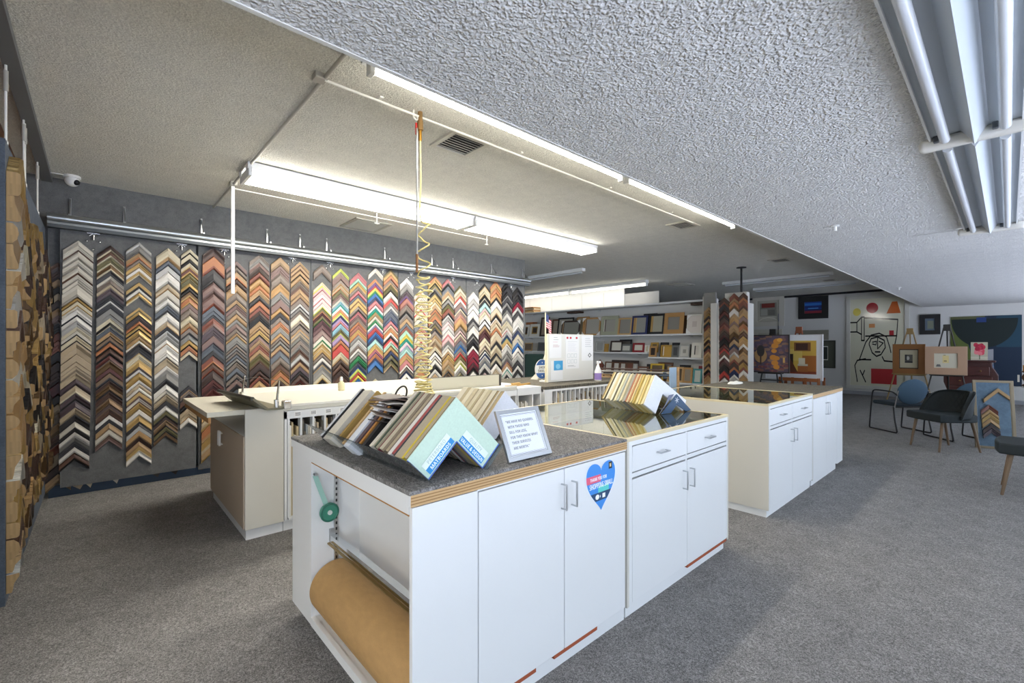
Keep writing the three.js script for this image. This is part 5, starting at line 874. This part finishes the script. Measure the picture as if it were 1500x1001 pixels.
  const bh = thing('birdhouse_frame', 'reddish wooden birdhouse-shaped frame on the lower shelf', 'frame', [SX + 0.06, y6, at(878, 540).z], -Math.PI / 2);
  mesh('body', ext([[-0.09, 0], [0.09, 0], [0.09, 0.17], [0.12, 0.17], [0, 0.31], [-0.12, 0.17], [-0.09, 0.17]], 0.05, 0.004), M('#7a3c28', 0.5), bh);
  const ob = at(772, 469), bxo = thing('storage_box', 'small orange brown box on the upper shelf beside the sample wall', 'box', [SX + 0.15, y2 + 0.001, ob.z]); void bxo;
  mesh('body', bx(0.2, 0.16, 0.28), M('#a8693a', 0.7), bxo, [0.05, 0.36, 0]); mesh('stand', bx(0.18, 0.28, 0.24), C.white, bxo, [0.05, 0.14, 0]);
  for (let i = 0; i < 4; i++) { const p = at(776, 456), o = tag(mesh('stacked_frame', rbx(0.34, 0.04, 0.55, 0.008), M(['#c9a878', '#b98d5c', '#d2bfa0', '#a97f4e'][i], 0.5), null, [SX + 0.19, y1 + 0.022 + i * 0.042, p.z - 0.15 + rr(-0.03, 0.03)]), ['lowest', 'second', 'third', 'topmost'][i] + ' flat wooden frame in the stack on the top shelf', 'frame', 'flat frames stacked on the top shelf'); o.rotation.y = rr(-0.05, 0.05); }
  for (const [u0, u1, lab] of [[1007, 1028, 'flat dark frame stack above the pinkish covered frame'], [826, 846, 'flat dark frames lying under the top shelf']]) { const A = at(u0, 457), B = at(u1, 457); tag(mesh('flat_frame_stack', rbx(0.2, 0.05, Math.abs(B.z - A.z) * 0.9, 0.006), M('#4a3526', 0.5), null, [SX + 0.2, y1 - 0.075, (A.z + B.z) / 2]), lab, 'frames'); }
}
// ---------------------------------------------------------------- sample towers at the end of the shelves
{
  const X0 = 9.25, t = thing('sample_tower', 'tall pale tower hung with brown and gilt corner samples', 'display tower', [X0, 0, 0]);
  const zA = onX(1053, 450, X0).z, zB = onX(1097, 450, X0).z;
  mesh('core', box3(0, 0.3, 0, 2.22, zA - 0.14, zB - 0.02), M('#cfcdc4', 0.7), t);
  mesh('header_board', box3(0.05, 0.2, 2.22, 2.44, zA + 0.1, zB - 0.06), M('#cfcdc4', 0.7), t);
  mesh('side_board', box3(-0.06, 0.0, 0, 2.25, zA - 0.14, zA - 0.02), M('#cfcdc4', 0.7), t);
  const p = onY(1086, 395, HI), pole = thing('ceiling_pole', 'thin black pole from the ceiling down to the sample tower', 'pole', [X0 + 0.2, 0, onX(1086, 420, X0 + 0.2).z]); void p;
  mesh('shaft', bar([0, 2.3, 0], [0, HI, 0], 0.02, 10), C.black, pole); mesh('flange', cyl(0.09, 0.09, 0.015, 20), C.black, pole, [0, HI - 0.008, 0]);
  const cols = [['1054', '1069', 436, ['umber', 'charcoal', 'mahogany', 'walnut', 'russet', 'umber', 'black', 'mahogany', 'brown', 'maroon', 'black', 'red', 'white']], ['1069', '1083', 421, ['russet', 'orange', 'white', 'honey', 'tan', 'bronze', 'tan', 'mauve', 'tan', 'umber', 'navy', 'silver']], ['1083', '1096', 426, ['brown', 'russet', 'tan', 'mauve', 'orange', 'brown', 'honey', 'bronze', 'tan', 'gold', 'white', 'honey']]];
  cols.forEach(([u0, u1, vt, tones], k) => {
    const za = onX(+u0, vt, X0).z, zb = onX(+u1, vt, X0).z, a = (zb - za) / 2 * 0.98; let y = Math.min(2.42, onX((+u0 + +u1) / 2, vt, X0).y);
    const step = (y - 0.62) / tones.length;
    tones.forEach((tone, i) => { const s = thing('tower_corner_sample', `${tone} corner sample, ${ordinal(i)} down in the tower's ${['darkest', 'orange-topped', 'gilt'][k]} column`, 'frame sample', [X0 - 0.002, y, (za + zb) / 2], -Math.PI / 2, 'corner samples on the tall tower'); mesh('moulding', chevron(a, step * 0.6, 0.03, (i + k) % 5, 0, 1), toneMat(tone), s); mesh('lip', chevron(a, step * 0.36, 0.022, (i + k + 1) % 5, 0, 1), toneMat(tones[(i + 4) % tones.length]), s, [0, -step * 0.61, 0]); y -= step; });
  });
  const X1 = 9.45, zc = onX(1034, 500, X1).z, zd = onX(1048, 500, X1).z, n = thing('sample_post', 'narrow grey post with raw-ended gilt samples beside the shelf end', 'display post', [X1, 0, 0]);
  mesh('core', box3(0, 0.06, 0, 2.5, zc - 0.05, zd), M('#8e8d88', 0.8), n);
  for (let i = 0, y = 2.2; i < 26; i++, y -= 0.062) { const s = thing('post_corner_sample', `raw-ended gilt corner, ${ordinal(i)} down the narrow post`, 'frame sample', [X1 - 0.002, y, (zc + zd) / 2 - 0.03], -Math.PI / 2, 'corner samples on the narrow post'); mesh('moulding', chevron((zd - zc) / 2 * 0.95, 0.056, rr(0.03, 0.06), i % 5, 0, 1), toneMat(['honey', 'tan', 'gold', 'umber', 'honey', 'black', 'russet', 'honey'][i % 8]), s); }
}
// ---------------------------------------------------------------- pictures on the far wall
// a flat print computed on a canvas, inside a real frame: faces -x
function wallPicture(name, label, X, u0, u1, v0, v1, fw, tone, draw, o = {}) {
  const A = onX(u0, (v0 + v1) / 2, X), B = onX(u1, (v0 + v1) / 2, X), um = (u0 + u1) / 2, top = onX(um, v0, X).y, bot = onX(um, v1, X).y, w = B.z - A.z, h = top - bot;
  const s = thing(name, label, o.cat || 'picture', [X - 0.005, Math.max(0.002, bot), (A.z + B.z) / 2], -Math.PI / 2);
  if (o.lean) { s.rotation.order = 'YXZ'; s.rotation.x = -o.lean; }
  const I = [[-w / 2 + fw, fw], [-w / 2 + fw, h - fw], [w / 2 - fw, h - fw], [w / 2 - fw, fw]];
  if (fw) mesh('frame', ext([[-w / 2, 0], [w / 2, 0], [w / 2, h], [-w / 2, h]], 0.03, 0.003, [I]), M(tone, 0.45, o.metal || 0), s);
  const t = canvasTex(512, Math.round(512 * h / w), (c, W, H) => { c.scale(W, H); draw(c); });
  const g = new THREE.PlaneGeometry(w - 2 * fw, h - 2 * fw); g.translate(0, h / 2, 0.012);
  mesh('print', g, new THREE.MeshPhysicalMaterial({ map: t, roughness: o.glass ? 0.08 : 0.7 }), s);
  mesh('backing', box3(-w / 2 + fw * 0.5, w / 2 - fw * 0.5, fw * 0.5, h - fw * 0.5, -0.004, 0.011), C.dark, s);
  s.userData.size = undefined; delete s.userData.size;
  return { s, w, h, A, B, top, bot };
}
const R = (c, col, x, y, w, h) => { c.fillStyle = col; c.fillRect(x, y, w, h); };
const blob = (c, col, x, y, rx, ry) => { c.fillStyle = col; c.beginPath(); c.ellipse(x, y, rx, ry, 0, 0, 7); c.fill(); };
const poly = (c, col, pts) => { c.fillStyle = col; c.beginPath(); pts.forEach(([x, y], i) => i ? c.lineTo(x, y) : c.moveTo(x, y)); c.closePath(); c.fill(); };
const line = (c, col, w, pts) => { c.strokeStyle = col; c.lineWidth = w; c.lineJoin = 'round'; c.beginPath(); pts.forEach(([x, y], i) => i ? c.lineTo(x, y) : c.moveTo(x, y)); c.stroke(); };
const WX = 15.993;
wallPicture('framed_print', 'cream-framed print with a wide mat above the easel paintings', WX, 1103, 1149, 434, 478, 0.14, '#cfcabd', (c) => { R(c, '#b9b5a6', 0, 0, 1, 1); R(c, '#8c8a80', 0.12, 0.12, 0.76, 0.62); R(c, '#8a4038', 0.2, 0.14, 0.6, 0.2); R(c, '#a9a79c', 0.16, 0.4, 0.3, 0.3); R(c, '#6f6d66', 0.5, 0.44, 0.3, 0.26); line(c, '#d8d4c6', 0.03, [[0, 1], [0.25, 0.84], [0.5, 0.8], [0.75, 0.84], [1, 1]]); }, { glass: 1 });
wallPicture('framed_print', 'cream-framed print mostly hidden behind the purple still life', WX, 1105, 1146, 483, 530, 0.12, '#c6c2b2', (c) => { R(c, '#b5b29f', 0, 0, 1, 1); R(c, '#9a9886', 0.1, 0.2, 0.8, 0.5); });
wallPicture('seascape_painting', 'black-framed blue seascape with a red foreground', WX, 1170, 1213.5, 434.5, 467, 0.16, '#161719', (c) => { R(c, '#1d3f8e', 0, 0, 1, 1); R(c, '#2f6fc0', 0, 0.12, 1, 0.2); R(c, '#16306e', 0, 0.36, 1, 0.2); R(c, '#4a86cc', 0.2, 0.52, 0.6, 0.1); R(c, '#1a2a58', 0, 0.64, 1, 0.14); R(c, '#8a2a38', 0, 0.78, 1, 0.22); });
wallPicture('framed_print', 'olive-matted print leaning behind the yellow interior print', WX, 1172, 1214, 484, 498, 0.12, '#8b887a', (c) => { R(c, '#aaa898', 0, 0, 1, 1); R(c, '#8a887a', 0.15, 0.15, 0.7, 0.7); });
wallPicture('framed_print', 'dark olive picture with a thin white inner border', WX, 1196, 1224, 499, 539, 0.03, '#3f4036', (c) => { R(c, '#55584a', 0, 0, 1, 1); c.strokeStyle = '#d8d5c8'; c.lineWidth = 0.03; c.strokeRect(0.12, 0.2, 0.5, 0.52); R(c, '#33372f', 0.14, 0.22, 0.46, 0.48); });
// tall line-drawn print: generic outlined figure and flat colour patches
wallPicture('tall_line_print', 'very tall cream print with black outlined figure and red block', WX, 1240, 1332, 432, 571, 0.09, '#c9c6bb', (c) => {
  R(c, '#d9d5bd', 0, 0, 1, 1); blob(c, '#d8c552', 0.13, 0.15, 0.075, 0.045); blob(c, '#a92832', 0.42, 0.11, 0.11, 0.06); poly(c, '#c4602a', [[0.68, 0.18], [0.78, 0.05], [0.87, 0.05], [0.93, 0.18]]);
  R(c, '#b93a3e', 0.40, 0.80, 0.46, 0.17); R(c, '#cf8a52', 0.36, 0.29, 0.11, 0.045); R(c, '#b3343a', 0.73, 0.37, 0.08, 0.06);
  const k = '#23211f', L = 0.016; line(c, k, L, [[0.0, 0.27], [0.13, 0.27], [0.22, 0.21], [0.27, 0.21], [0.27, 0.48], [0.22, 0.48], [0.22, 0.21]]); line(c, k, L, [[0, 0.38], [0.13, 0.38], [0.22, 0.41]]); line(c, k, L, [[0.13, 0.27], [0.13, 0.38]]);
  line(c, k, L, [[0.27, 0.22], [0.88, 0.25], [0.86, 0.43], [0.29, 0.43]]); line(c, k, L, [[0.86, 0.43], [0.82, 0.55]]);
  line(c, k, L, [[0.18, 0.70], [0.30, 0.50], [0.40, 0.42], [0.55, 0.40], [0.68, 0.44], [0.74, 0.56], [0.76, 0.62]]); line(c, k, L, [[0.36, 0.52], [0.40, 0.46], [0.52, 0.44], [0.64, 0.48], [0.66, 0.56], [0.58, 0.64], [0.50, 0.66], [0.42, 0.62], [0.36, 0.52]]);
  line(c, k, L * 0.8, [[0.42, 0.50], [0.50, 0.49], [0.49, 0.53], [0.42, 0.52]]); line(c, k, L * 0.8, [[0.54, 0.49], [0.62, 0.51], [0.56, 0.55], [0.53, 0.57]]); line(c, k, L, [[0.52, 0.44], [0.52, 0.58]]); line(c, k, L, [[0.47, 0.61], [0.57, 0.61]]);
  line(c, k, L, [[0.18, 0.70], [0.40, 0.70]]); line(c, k, L, [[0.60, 0.66], [0.64, 0.71], [0.86, 0.72]]); line(c, k, L, [[0.14, 0.96], [0.09, 0.77], [0.14, 0.71], [0.30, 0.69]]); line(c, k, L, [[0.19, 0.82], [0.30, 0.96]]); line(c, k, L, [[0.28, 0.82], [0.24, 0.88]]);
}, { glass: 1 });
struct('trim_6', box3(15.955, 15.99, 0, 2.4, -4.95, -4.92), M('#8f9094', 0.7));
wallPicture('small_framed_picture', 'small square picture in a thick black frame on the far wall', WX, 1347.5, 1377.5, 461, 490, 0.10, '#17181c', (c) => { R(c, '#5d6a78', 0, 0, 1, 1); R(c, '#7d8270', 0.25, 0.2, 0.6, 0.65); });
wallPicture('dark_abstract_painting', 'large dark teal abstract canvas on the far wall', WX, 1392.5, 1497, 463, 564, 0, '#222', (c) => { R(c, '#14283f', 0, 0, 1, 1); R(c, '#1a3f52', 0.66, 0, 0.34, 0.45); poly(c, '#5e6a30', [[0, 0], [0.2, 0.2], [0.32, 0.6], [0.0, 0.98]]); R(c, '#5a5d38', 0, 0, 0.5, 0.04); c.fillStyle = '#11201f'; c.beginPath(); c.ellipse(0.48, 0.04, 0.47, 0.42, 0, 0, Math.PI); c.fill(); R(c, '#233c78', 0.38, 0.02, 0.14, 0.07); poly(c, '#9d9ea4', [[0.4, 0.5], [0.62, 0.48], [0.62, 0.72], [0.42, 0.72]]); poly(c, '#7d93b4', [[0.45, 0.72], [0.62, 0.7], [0.66, 1], [0.45, 1]]); R(c, '#d8cfc0', 0.94, 0.84, 0.03, 0.1); });

// ---------------------------------------------------------------- easels and their pictures
function easel(label, x, z, turn, h, tone, spread = 0.32, ledge = 0.8) {
  const e = thing('easel', label, 'easel', [x, 0, z], turn), m = M(tone, 0.5);
  for (const s of [-1, 1]) mesh('leg', bar([s * spread, 0, 0], [s * 0.05, h, -0.16], 0.014, 8), m, e);
  mesh('leg', bar([0, 0, -0.62], [0, h - 0.05, -0.17], 0.014, 8), m, e);
  mesh('crossbar', bar([-spread * 0.6, h * 0.42, -0.06], [spread * 0.6, h * 0.42, -0.06], 0.012, 8), m, e);
  mesh('ledge', box3(-spread * 0.7, spread * 0.7, ledge - 0.025, ledge - 0.002, -0.12, 0.06), m, e);
  mesh('head', rbx(0.12, 0.14, 0.04, 0.008), m, e, [0, h, -0.16]);
  return e;
}
const pic1 = wallPicture('still_life_painting', 'dark-edged purple and orange still life on a black easel', 9.95, 1097, 1157, 491, 546, 0.015, '#1f1a1c', (c) => {
  R(c, '#5a4a58', 0, 0, 1, 1); for (let i = 0; i < 90; i++) blob(c, ['#6b5566', '#7d5a52', '#4b4250', '#8a6a58', '#5a4e60'][i % 5], (i * 0.37) % 1, (i * 0.61) % 1, 0.05 + (i % 5) * 0.012, 0.04);
  for (let i = 0; i < 30; i++) blob(c, ['#7a4a4e', '#8d5a48', '#6a3f4c'][i % 3], (i * 0.29) % 1, 0.75 + ((i * 0.43) % 1) * 0.25, 0.06, 0.03); blob(c, '#b08a5a', 0.3, 0.55, 0.16, 0.2); blob(c, '#3f3a38', 0.3, 0.42, 0.1, 0.16); R(c, '#4a3a34', 0.28, 0.55, 0.04, 0.25);
  for (const [x, y, r] of [[0.72, 0.16, 0.1], [0.66, 0.28, 0.09], [0.64, 0.42, 0.07], [0.62, 0.6, 0.09], [0.7, 0.62, 0.08], [0.66, 0.75, 0.09], [0.7, 0.86, 0.08]]) blob(c, '#c2812f', x, y, r, r * 0.8); blob(c, '#dca344', 0.78, 0.12, 0.07, 0.05); R(c, '#caa05a', 0.86, 0.6, 0.05, 0.14);
});
easel('black easel holding the purple still life', 9.99, onX(1127, 540, 9.95).z, -Math.PI / 2, 1.66, '#1b1b1d', 0.3, pic1.bot);
const pic2 = wallPicture('interior_print', 'yellow interior print with a broad white mat', 10.7, 1122, 1206, 491, 556, 0.012, '#e9e9ea', (c) => {
  R(c, '#e7e8ea', 0, 0, 1, 1); c.save(); c.translate(0.1, 0.12); c.scale(0.8, 0.76); R(c, '#d9b04a', 0, 0, 1, 1); R(c, '#e3c564', 0.1, 0.25, 0.6, 0.35); R(c, '#b06a2c', 0.7, 0.45, 0.3, 0.55); R(c, '#8a3f24', 0, 0.92, 1, 0.08); R(c, '#8a5a2e', 0.52, 0.05, 0.36, 0.26); R(c, '#4a2c22', 0.56, 0.08, 0.26, 0.2); R(c, '#3a2a20', 0.42, 0.4, 0.08, 0.55); poly(c, '#6b3a22', [[0.42, 0.5], [0.6, 0.95], [0.42, 0.95]]); R(c, '#e6dcc0', 0.62, 0.52, 0.14, 0.2); R(c, '#d8cfb4', 0.6, 0.7, 0.22, 0.06); R(c, '#a8632e', 0.6, 0.76, 0.22, 0.18); c.restore();
});
easel('brown wooden easel behind the yellow interior print', 10.74, onX(1166, 540, 10.7).z, -Math.PI / 2, 1.72, '#8a4a2c', 0.34, pic2.bot);
{ const x = 10.55, A = onX(1141, 560, x), B = onX(1200, 560, x), k = thing('wooden_crate', 'orange wooden slatted crate below the yellow interior print', 'crate', [x, 0, (A.z + B.z) / 2], -Math.PI / 2), w = B.z - A.z; for (const y of [0.12, 0.32, 0.52, 0.70]) mesh('slat', rbx(w, 0.07, 0.02, 0.004), M('#a8632f', 0.6, 0, { map: grainMap }), k, [0, y, 0]); for (const s of [-0.48, -0.16, 0.16, 0.48]) mesh('upright', rbx(0.05, 0.74, 0.025, 0.004), M('#8f5228', 0.6), k, [s * w, 0.37, -0.022]); for (const s of [-0.48, 0.48]) mesh('upright', rbx(0.05, 0.74, 0.025, 0.004), M('#8f5228', 0.6), k, [s * w, 0.37, -0.4]); }
{
  const X1 = 13.55, a = wallPicture('gilt_framed_print', 'small black and white print in a broad gilt frame on an easel', X1, 1308, 1355.5, 504.5, 547.5, 0.11, '#8a5a2c', (c) => { R(c, '#b9b195', 0, 0, 1, 1); c.strokeStyle = '#2a2320'; c.lineWidth = 0.05; c.strokeRect(0.025, 0.025, 0.95, 0.95); R(c, '#55544e', 0.3, 0.28, 0.4, 0.42); blob(c, '#b9b8b0', 0.46, 0.46, 0.08, 0.1); R(c, '#26262a', 0.3, 0.62, 0.4, 0.08); R(c, '#2c2c2e', 0.3, 0.28, 0.1, 0.3); }, { metal: 0.2 });
  easel('slim gold easel under the gilt-framed print', X1 + 0.04, onX(1331, 545, X1).z, -Math.PI / 2, 1.72, '#8f7444', 0.42, a.bot);
  const X2 = 13.3, b = wallPicture('tan_framed_print', 'minimal print with yellow square in a wide tan frame on an easel', X2, 1355.5, 1417, 508, 549, 0.14, '#b08f74', (c) => { R(c, '#cbc5b0', 0, 0, 1, 1); R(c, '#d8c588', 0.36, 0.16, 0.27, 0.5); R(c, '#5a4a34', 0.4, 0.12, 0.1, 0.03); R(c, '#5a4a34', 0.42, 0.5, 0.12, 0.05); poly(c, '#6a6a66', [[0.08, 0.92], [0.12, 0.76], [0.26, 0.76], [0.3, 0.92]]); });
  easel('dark easel with a tall head under the tan-framed print', X2 + 0.04, onX(1386, 545, X2).z, -Math.PI / 2, 1.78, '#2b2723', 0.38, b.bot);
}
{ // bombe chest and the flower canvas on it
  const X = 14.25, zc = onX(1421, 550, X).z, c = thing('bombe_chest', 'dark reddish chest of drawers with bulging sides', 'chest', [X, 0, zc], -Math.PI / 2), wood = M('#4a2420', 0.4, 0, { map: grainMap });
  const side = [[0, 0.40], [0.05, 0.36], [0.3, 0.34], [0.55, 0.42], [0.72, 0.42], [0.9, 0.33], [1.0, 0.32]]; const pts = [...side.map(([y, x]) => [x, y]), ...side.slice().reverse().map(([y, x]) => [-x, y])];
  mesh('body', ext(pts, 0.45, 0.006), wood, c, [0, 0.02, -0.45]);
  for (let i = 0; i < 4; i++) { const d = mesh('drawer', rbx(0.60 + (i === 1 || i === 2 ? 0.08 : 0), 0.19, 0.03, 0.008), M('#552a24', 0.4, 0, { map: grainMap }), c, [0, 0.16 + i * 0.225, 0.012]); for (const s of [-0.16, 0.16]) mesh('knob', new THREE.SphereGeometry(0.016, 10, 8), M('#8a6a3a', 0.35, 0.8), d, [s, 0, 0.025]); }
  mesh('top', rbx(0.78, 0.04, 0.52, 0.012), wood, c, [0, 1.045, -0.215]);
  const u0 = 1422, u1 = 1447, X3 = 14.35; void u0; void u1;
  const f = wallPicture('flower_canvas', 'small canvas of a red flower standing on the chest', X3, 1422, 1447, 497, 523.5, 0, '#ddd', (k) => { R(k, '#b9b39a', 0, 0, 1, 1); R(k, '#cfc9b0', 0, 0.8, 1, 0.2); for (let i = 0; i < 16; i++) blob(k, ['#c22f48', '#d84a5c', '#a81f3a', '#e07a80'][i % 4], 0.3 + ((i * 0.37) % 1) * 0.45, 0.15 + ((i * 0.53) % 1) * 0.5, 0.14, 0.12); R(k, '#4c5a34', 0.5, 0.7, 0.05, 0.25); }, { lean: 0.05 });
  f.s.position.y = 1.068;
}
// ---------------------------------------------------------------- chairs
const velvet = new THREE.MeshPhysicalMaterial({ color: '#141d1f', roughness: 0.75, sheen: 0.5, sheenColor: new THREE.Color('#4f6468'), sheenRoughness: 0.5 }), chairLeg = M('#6e5a45', 0.5);
function shellChair(label, x, z, turn) {
  const s = thing('shell_chair', label, 'chair', [x, 0, z], turn, 'dark velvet chairs');
  const seat = new THREE.Shape(); seat.moveTo(-0.25, 0.25); seat.quadraticCurveTo(0, 0.30, 0.25, 0.25); seat.quadraticCurveTo(0.29, 0.0, 0.23, -0.2); seat.quadraticCurveTo(0, -0.3, -0.23, -0.2); seat.quadraticCurveTo(-0.29, 0, -0.25, 0.25);
  const sg = new THREE.ExtrudeGeometry(seat, { depth: 0.06, bevelEnabled: true, bevelSize: 0.02, bevelThickness: 0.02, bevelSegments: 4, curveSegments: 16 }); sg.rotateX(Math.PI / 2); sg.translate(0, 0.47, 0); // shape y -> z forward
  mesh('seat', sg, velvet, s);
  // wrap-round back: thick curved band, higher at the rear
  const pos = [], idx = [], N = 40, H = 8; const P = (a, t, r) => { const k = Math.min(1, Math.abs(a) / 1.6), top = 0.79 - 0.31 * Math.pow(k, 4.5), y = 0.43 + (top - 0.43) * t, fl = 1 + 0.10 * t; return [Math.sin(a) * (0.255 + r) * fl, y, -Math.cos(a) * (0.25 + r) * fl + 0.03]; };
  for (const r of [0, 0.05]) for (let i = 0; i <= N; i++) for (let j = 0; j <= H; j++) pos.push(...P((i / N * 2 - 1) * 1.6, j / H, r));
  const id = (l, i, j) => l * (N + 1) * (H + 1) + i * (H + 1) + j;
  for (let i = 0; i < N; i++) for (let j = 0; j < H; j++) { idx.push(id(0, i, j), id(0, i, j + 1), id(0, i + 1, j), id(0, i + 1, j), id(0, i, j + 1), id(0, i + 1, j + 1)); idx.push(id(1, i, j), id(1, i + 1, j), id(1, i, j + 1), id(1, i + 1, j), id(1, i + 1, j + 1), id(1, i, j + 1)); }
  for (let i = 0; i < N; i++) for (const j of [0, H]) idx.push(id(0, i, j), id(0, i + 1, j), id(1, i, j), id(1, i, j), id(0, i + 1, j), id(1, i + 1, j));
  for (const i of [0, N]) for (let j = 0; j < H; j++) idx.push(id(0, i, j), id(1, i, j), id(0, i, j + 1), id(1, i, j), id(1, i, j + 1), id(0, i, j + 1));
  const bg = new THREE.BufferGeometry(); bg.setAttribute('position', new THREE.Float32BufferAttribute(pos, 3)); bg.setIndex(idx); bg.computeVertexNormals();
  mesh('backrest', bg, velvet, s);
  for (let q = -4; q <= 4; q++) for (const dir of [-1, 1]) { const pts = []; for (let k = 0; k <= 6; k++) { const a = q * 0.24 + dir * (k / 6 - 0.5) * 0.5; if (Math.abs(a) < 1.2) pts.push(P(a, 0.3 + 0.62 * k / 6, -0.003)); } if (pts.length > 2) mesh('quilt_seam', tube(pts, 0.0025, 10, 4), M('#131c1e', 0.8), s); }
  for (const [sx, sz] of [[-1, 1], [1, 1], [-1, -1], [1, -1]]) mesh('leg', bar([sx * 0.225, 0, sz > 0 ? 0.245 : -0.27], [sx * 0.2, 0.42, sz * 0.18], 0.012, 10, 0.02), chairLeg, s);
  return s;
}
shellChair('dark velvet shell chair with wooden legs beside the leaning mirror', 8.45, -0.60, Math.atan2(-1, -1));
shellChair('dark velvet chair showing only its seat front and two wooden legs', 6.47, 0.20, Math.PI);
const sledFab = M('#3c5568', 0.85), sledSeat = M('#26333c', 0.85);
function sledChair(label, x, z, turn) {
  const s = thing('sled_chair', label, 'chair', [x, 0, z], turn, 'blue sled-base chairs');
  mesh('seat', rbx(0.48, 0.06, 0.46, 0.028, 4), sledSeat, s, [0, 0.45, 0.02]);
  const g = new THREE.SphereGeometry(1, 28, 18); g.scale(0.245, 0.205, 0.045); g.rotateX(-0.16); mesh('backrest', g, sledFab, s, [0, 0.66, -0.245]);
  for (const k of [-1, 1]) { const x0 = k * 0.275; mesh('side_frame', tube([[x0 * 0.95, 0.40, -0.20], [x0, 0.2, -0.24], [x0, 0.03, -0.28], [x0, 0.012, -0.24], [x0, 0.012, 0], [x0, 0.012, 0.22], [x0, 0.03, 0.26], [x0, 0.3, 0.235], [x0, 0.60, 0.20], [x0, 0.655, 0.15], [x0, 0.66, -0.05], [x0, 0.65, -0.2], [x0 * 0.9, 0.60, -0.26]], 0.011, 90, 8, 0.35), C.black, s); }
  for (const k of [-1, 1]) mesh('back_post', bar([k * 0.255, 0.40, -0.21], [k * 0.245, 0.68, -0.27], 0.01, 8), C.chrome, s);
  mesh('cross_rail', bar([-0.26, 0.41, -0.19], [0.26, 0.41, -0.19], 0.01, 8), C.black, s);
  return s;
}
sledChair('blue oval-backed sled chair standing before the tall line print', 9.72, -1.22, Math.atan2(0.66, -0.75));
sledChair('blue sled chair mostly hidden behind the dark velvet chair', 9.5, -0.52, Math.atan2(0.75, -0.66));
{ // leaning mirror, small table and candlestick
  const A = onY(1427.5, 655, 0), B = onY(1490, 661, 0), w = A.distanceTo(B), h = 0.92, m = thing('leaning_mirror', 'gold-edged mirror leaning behind the dark velvet chair', 'mirror', [(A.x + B.x) / 2, 0.002, (A.z + B.z) / 2], Math.atan2(-(B.z - A.z), B.x - A.x) + 0.15);
  m.rotation.order = 'YXZ'; m.rotation.x = -0.12;
  const fw = 0.028, I = [[-w / 2 + fw, fw], [-w / 2 + fw, h - fw], [w / 2 - fw, h - fw], [w / 2 - fw, fw]];
  mesh('frame', ext([[-w / 2, 0], [w / 2, 0], [w / 2, h], [-w / 2, h]], 0.025, 0.002, [I]), M('#8a7d66', 0.4, 0.4), m);
  mesh('mirror_glass', box3(-w / 2 + fw, w / 2 - fw, fw, h - fw, 0.003, 0.009), M('#dfe3e3', 0.02, 1), m);
  { // felt sample board just outside the picture, the thing the mirror shows
    const b = thing('sample_board', 'pale blue felt board with gilt corners that shows only in the mirror', 'display board', [6.85, 0, 1.22], Math.PI / 2 + 0.3);
    mesh('board', box3(-0.62, 0.62, 0.05, 1.7, -0.02, 0), M('#72889a', 0.9, 0, { map: feltMap }), b);
    for (const k of [-1, 1]) mesh('foot', box3(k * 0.3 - 0.02, k * 0.3 + 0.02, 0, 0.05, -0.2, 0.1), C.dark, b);
    [['honey', 1.25, -0.30], ['russet', 0.95, -0.16], ['honey', 0.87, -0.16], ['gold', 0.79, -0.16], ['honey', 0.71, -0.16], ['umber', 0.61, -0.16], ['plum', 0.53, -0.16]].forEach(([t, y, x], i) => { const s = thing('mirrored_corner_sample', `${t} corner sample, ${ordinal(i)} down on the board the mirror shows`, 'frame sample', [6.85, y, 1.22], Math.PI / 2 + 0.3, 'corner samples on the mirrored board'); mesh('moulding', chevron(i ? 0.11 : 0.2, 0.07, 0.03, i % 5, 0, 1), toneMat(t), s, [x, 0, 0.001]); });
  }
  const T = thing('side_table', 'small white side table at the edge of the seating group', 'table', [9.33, 0, 0.34]);
  mesh('top', cyl(0.22, 0.22, 0.03, 32), C.white, T, [0, 0.835, 0]); mesh('column', cyl(0.03, 0.03, 0.80, 16), C.white, T, [0, 0.42, 0]); mesh('foot', cyl(0.16, 0.17, 0.02, 28), C.white, T, [0, 0.01, 0]);
  const k = thing('candlestick', 'turned wooden candlestick with an amber candle', 'candlestick', [9.25, 0.851, 0.165]);
  mesh('stem', new THREE.LatheGeometry([[0, 0], [0.05, 0], [0.05, 0.015], [0.02, 0.03], [0.02, 0.05], [0.045, 0.09], [0.05, 0.13], [0.03, 0.16], [0.02, 0.17], [0.055, 0.19], [0.055, 0.2], [0, 0.2]].map((p) => new THREE.Vector2(...p)), 24), M('#5a3f22', 0.45), k);
  mesh('candle', cyl(0.04, 0.04, 0.08, 24), M('#b9803a', 0.5), k, [0, 0.24, 0]);
}
renderer.render(scene, camera);
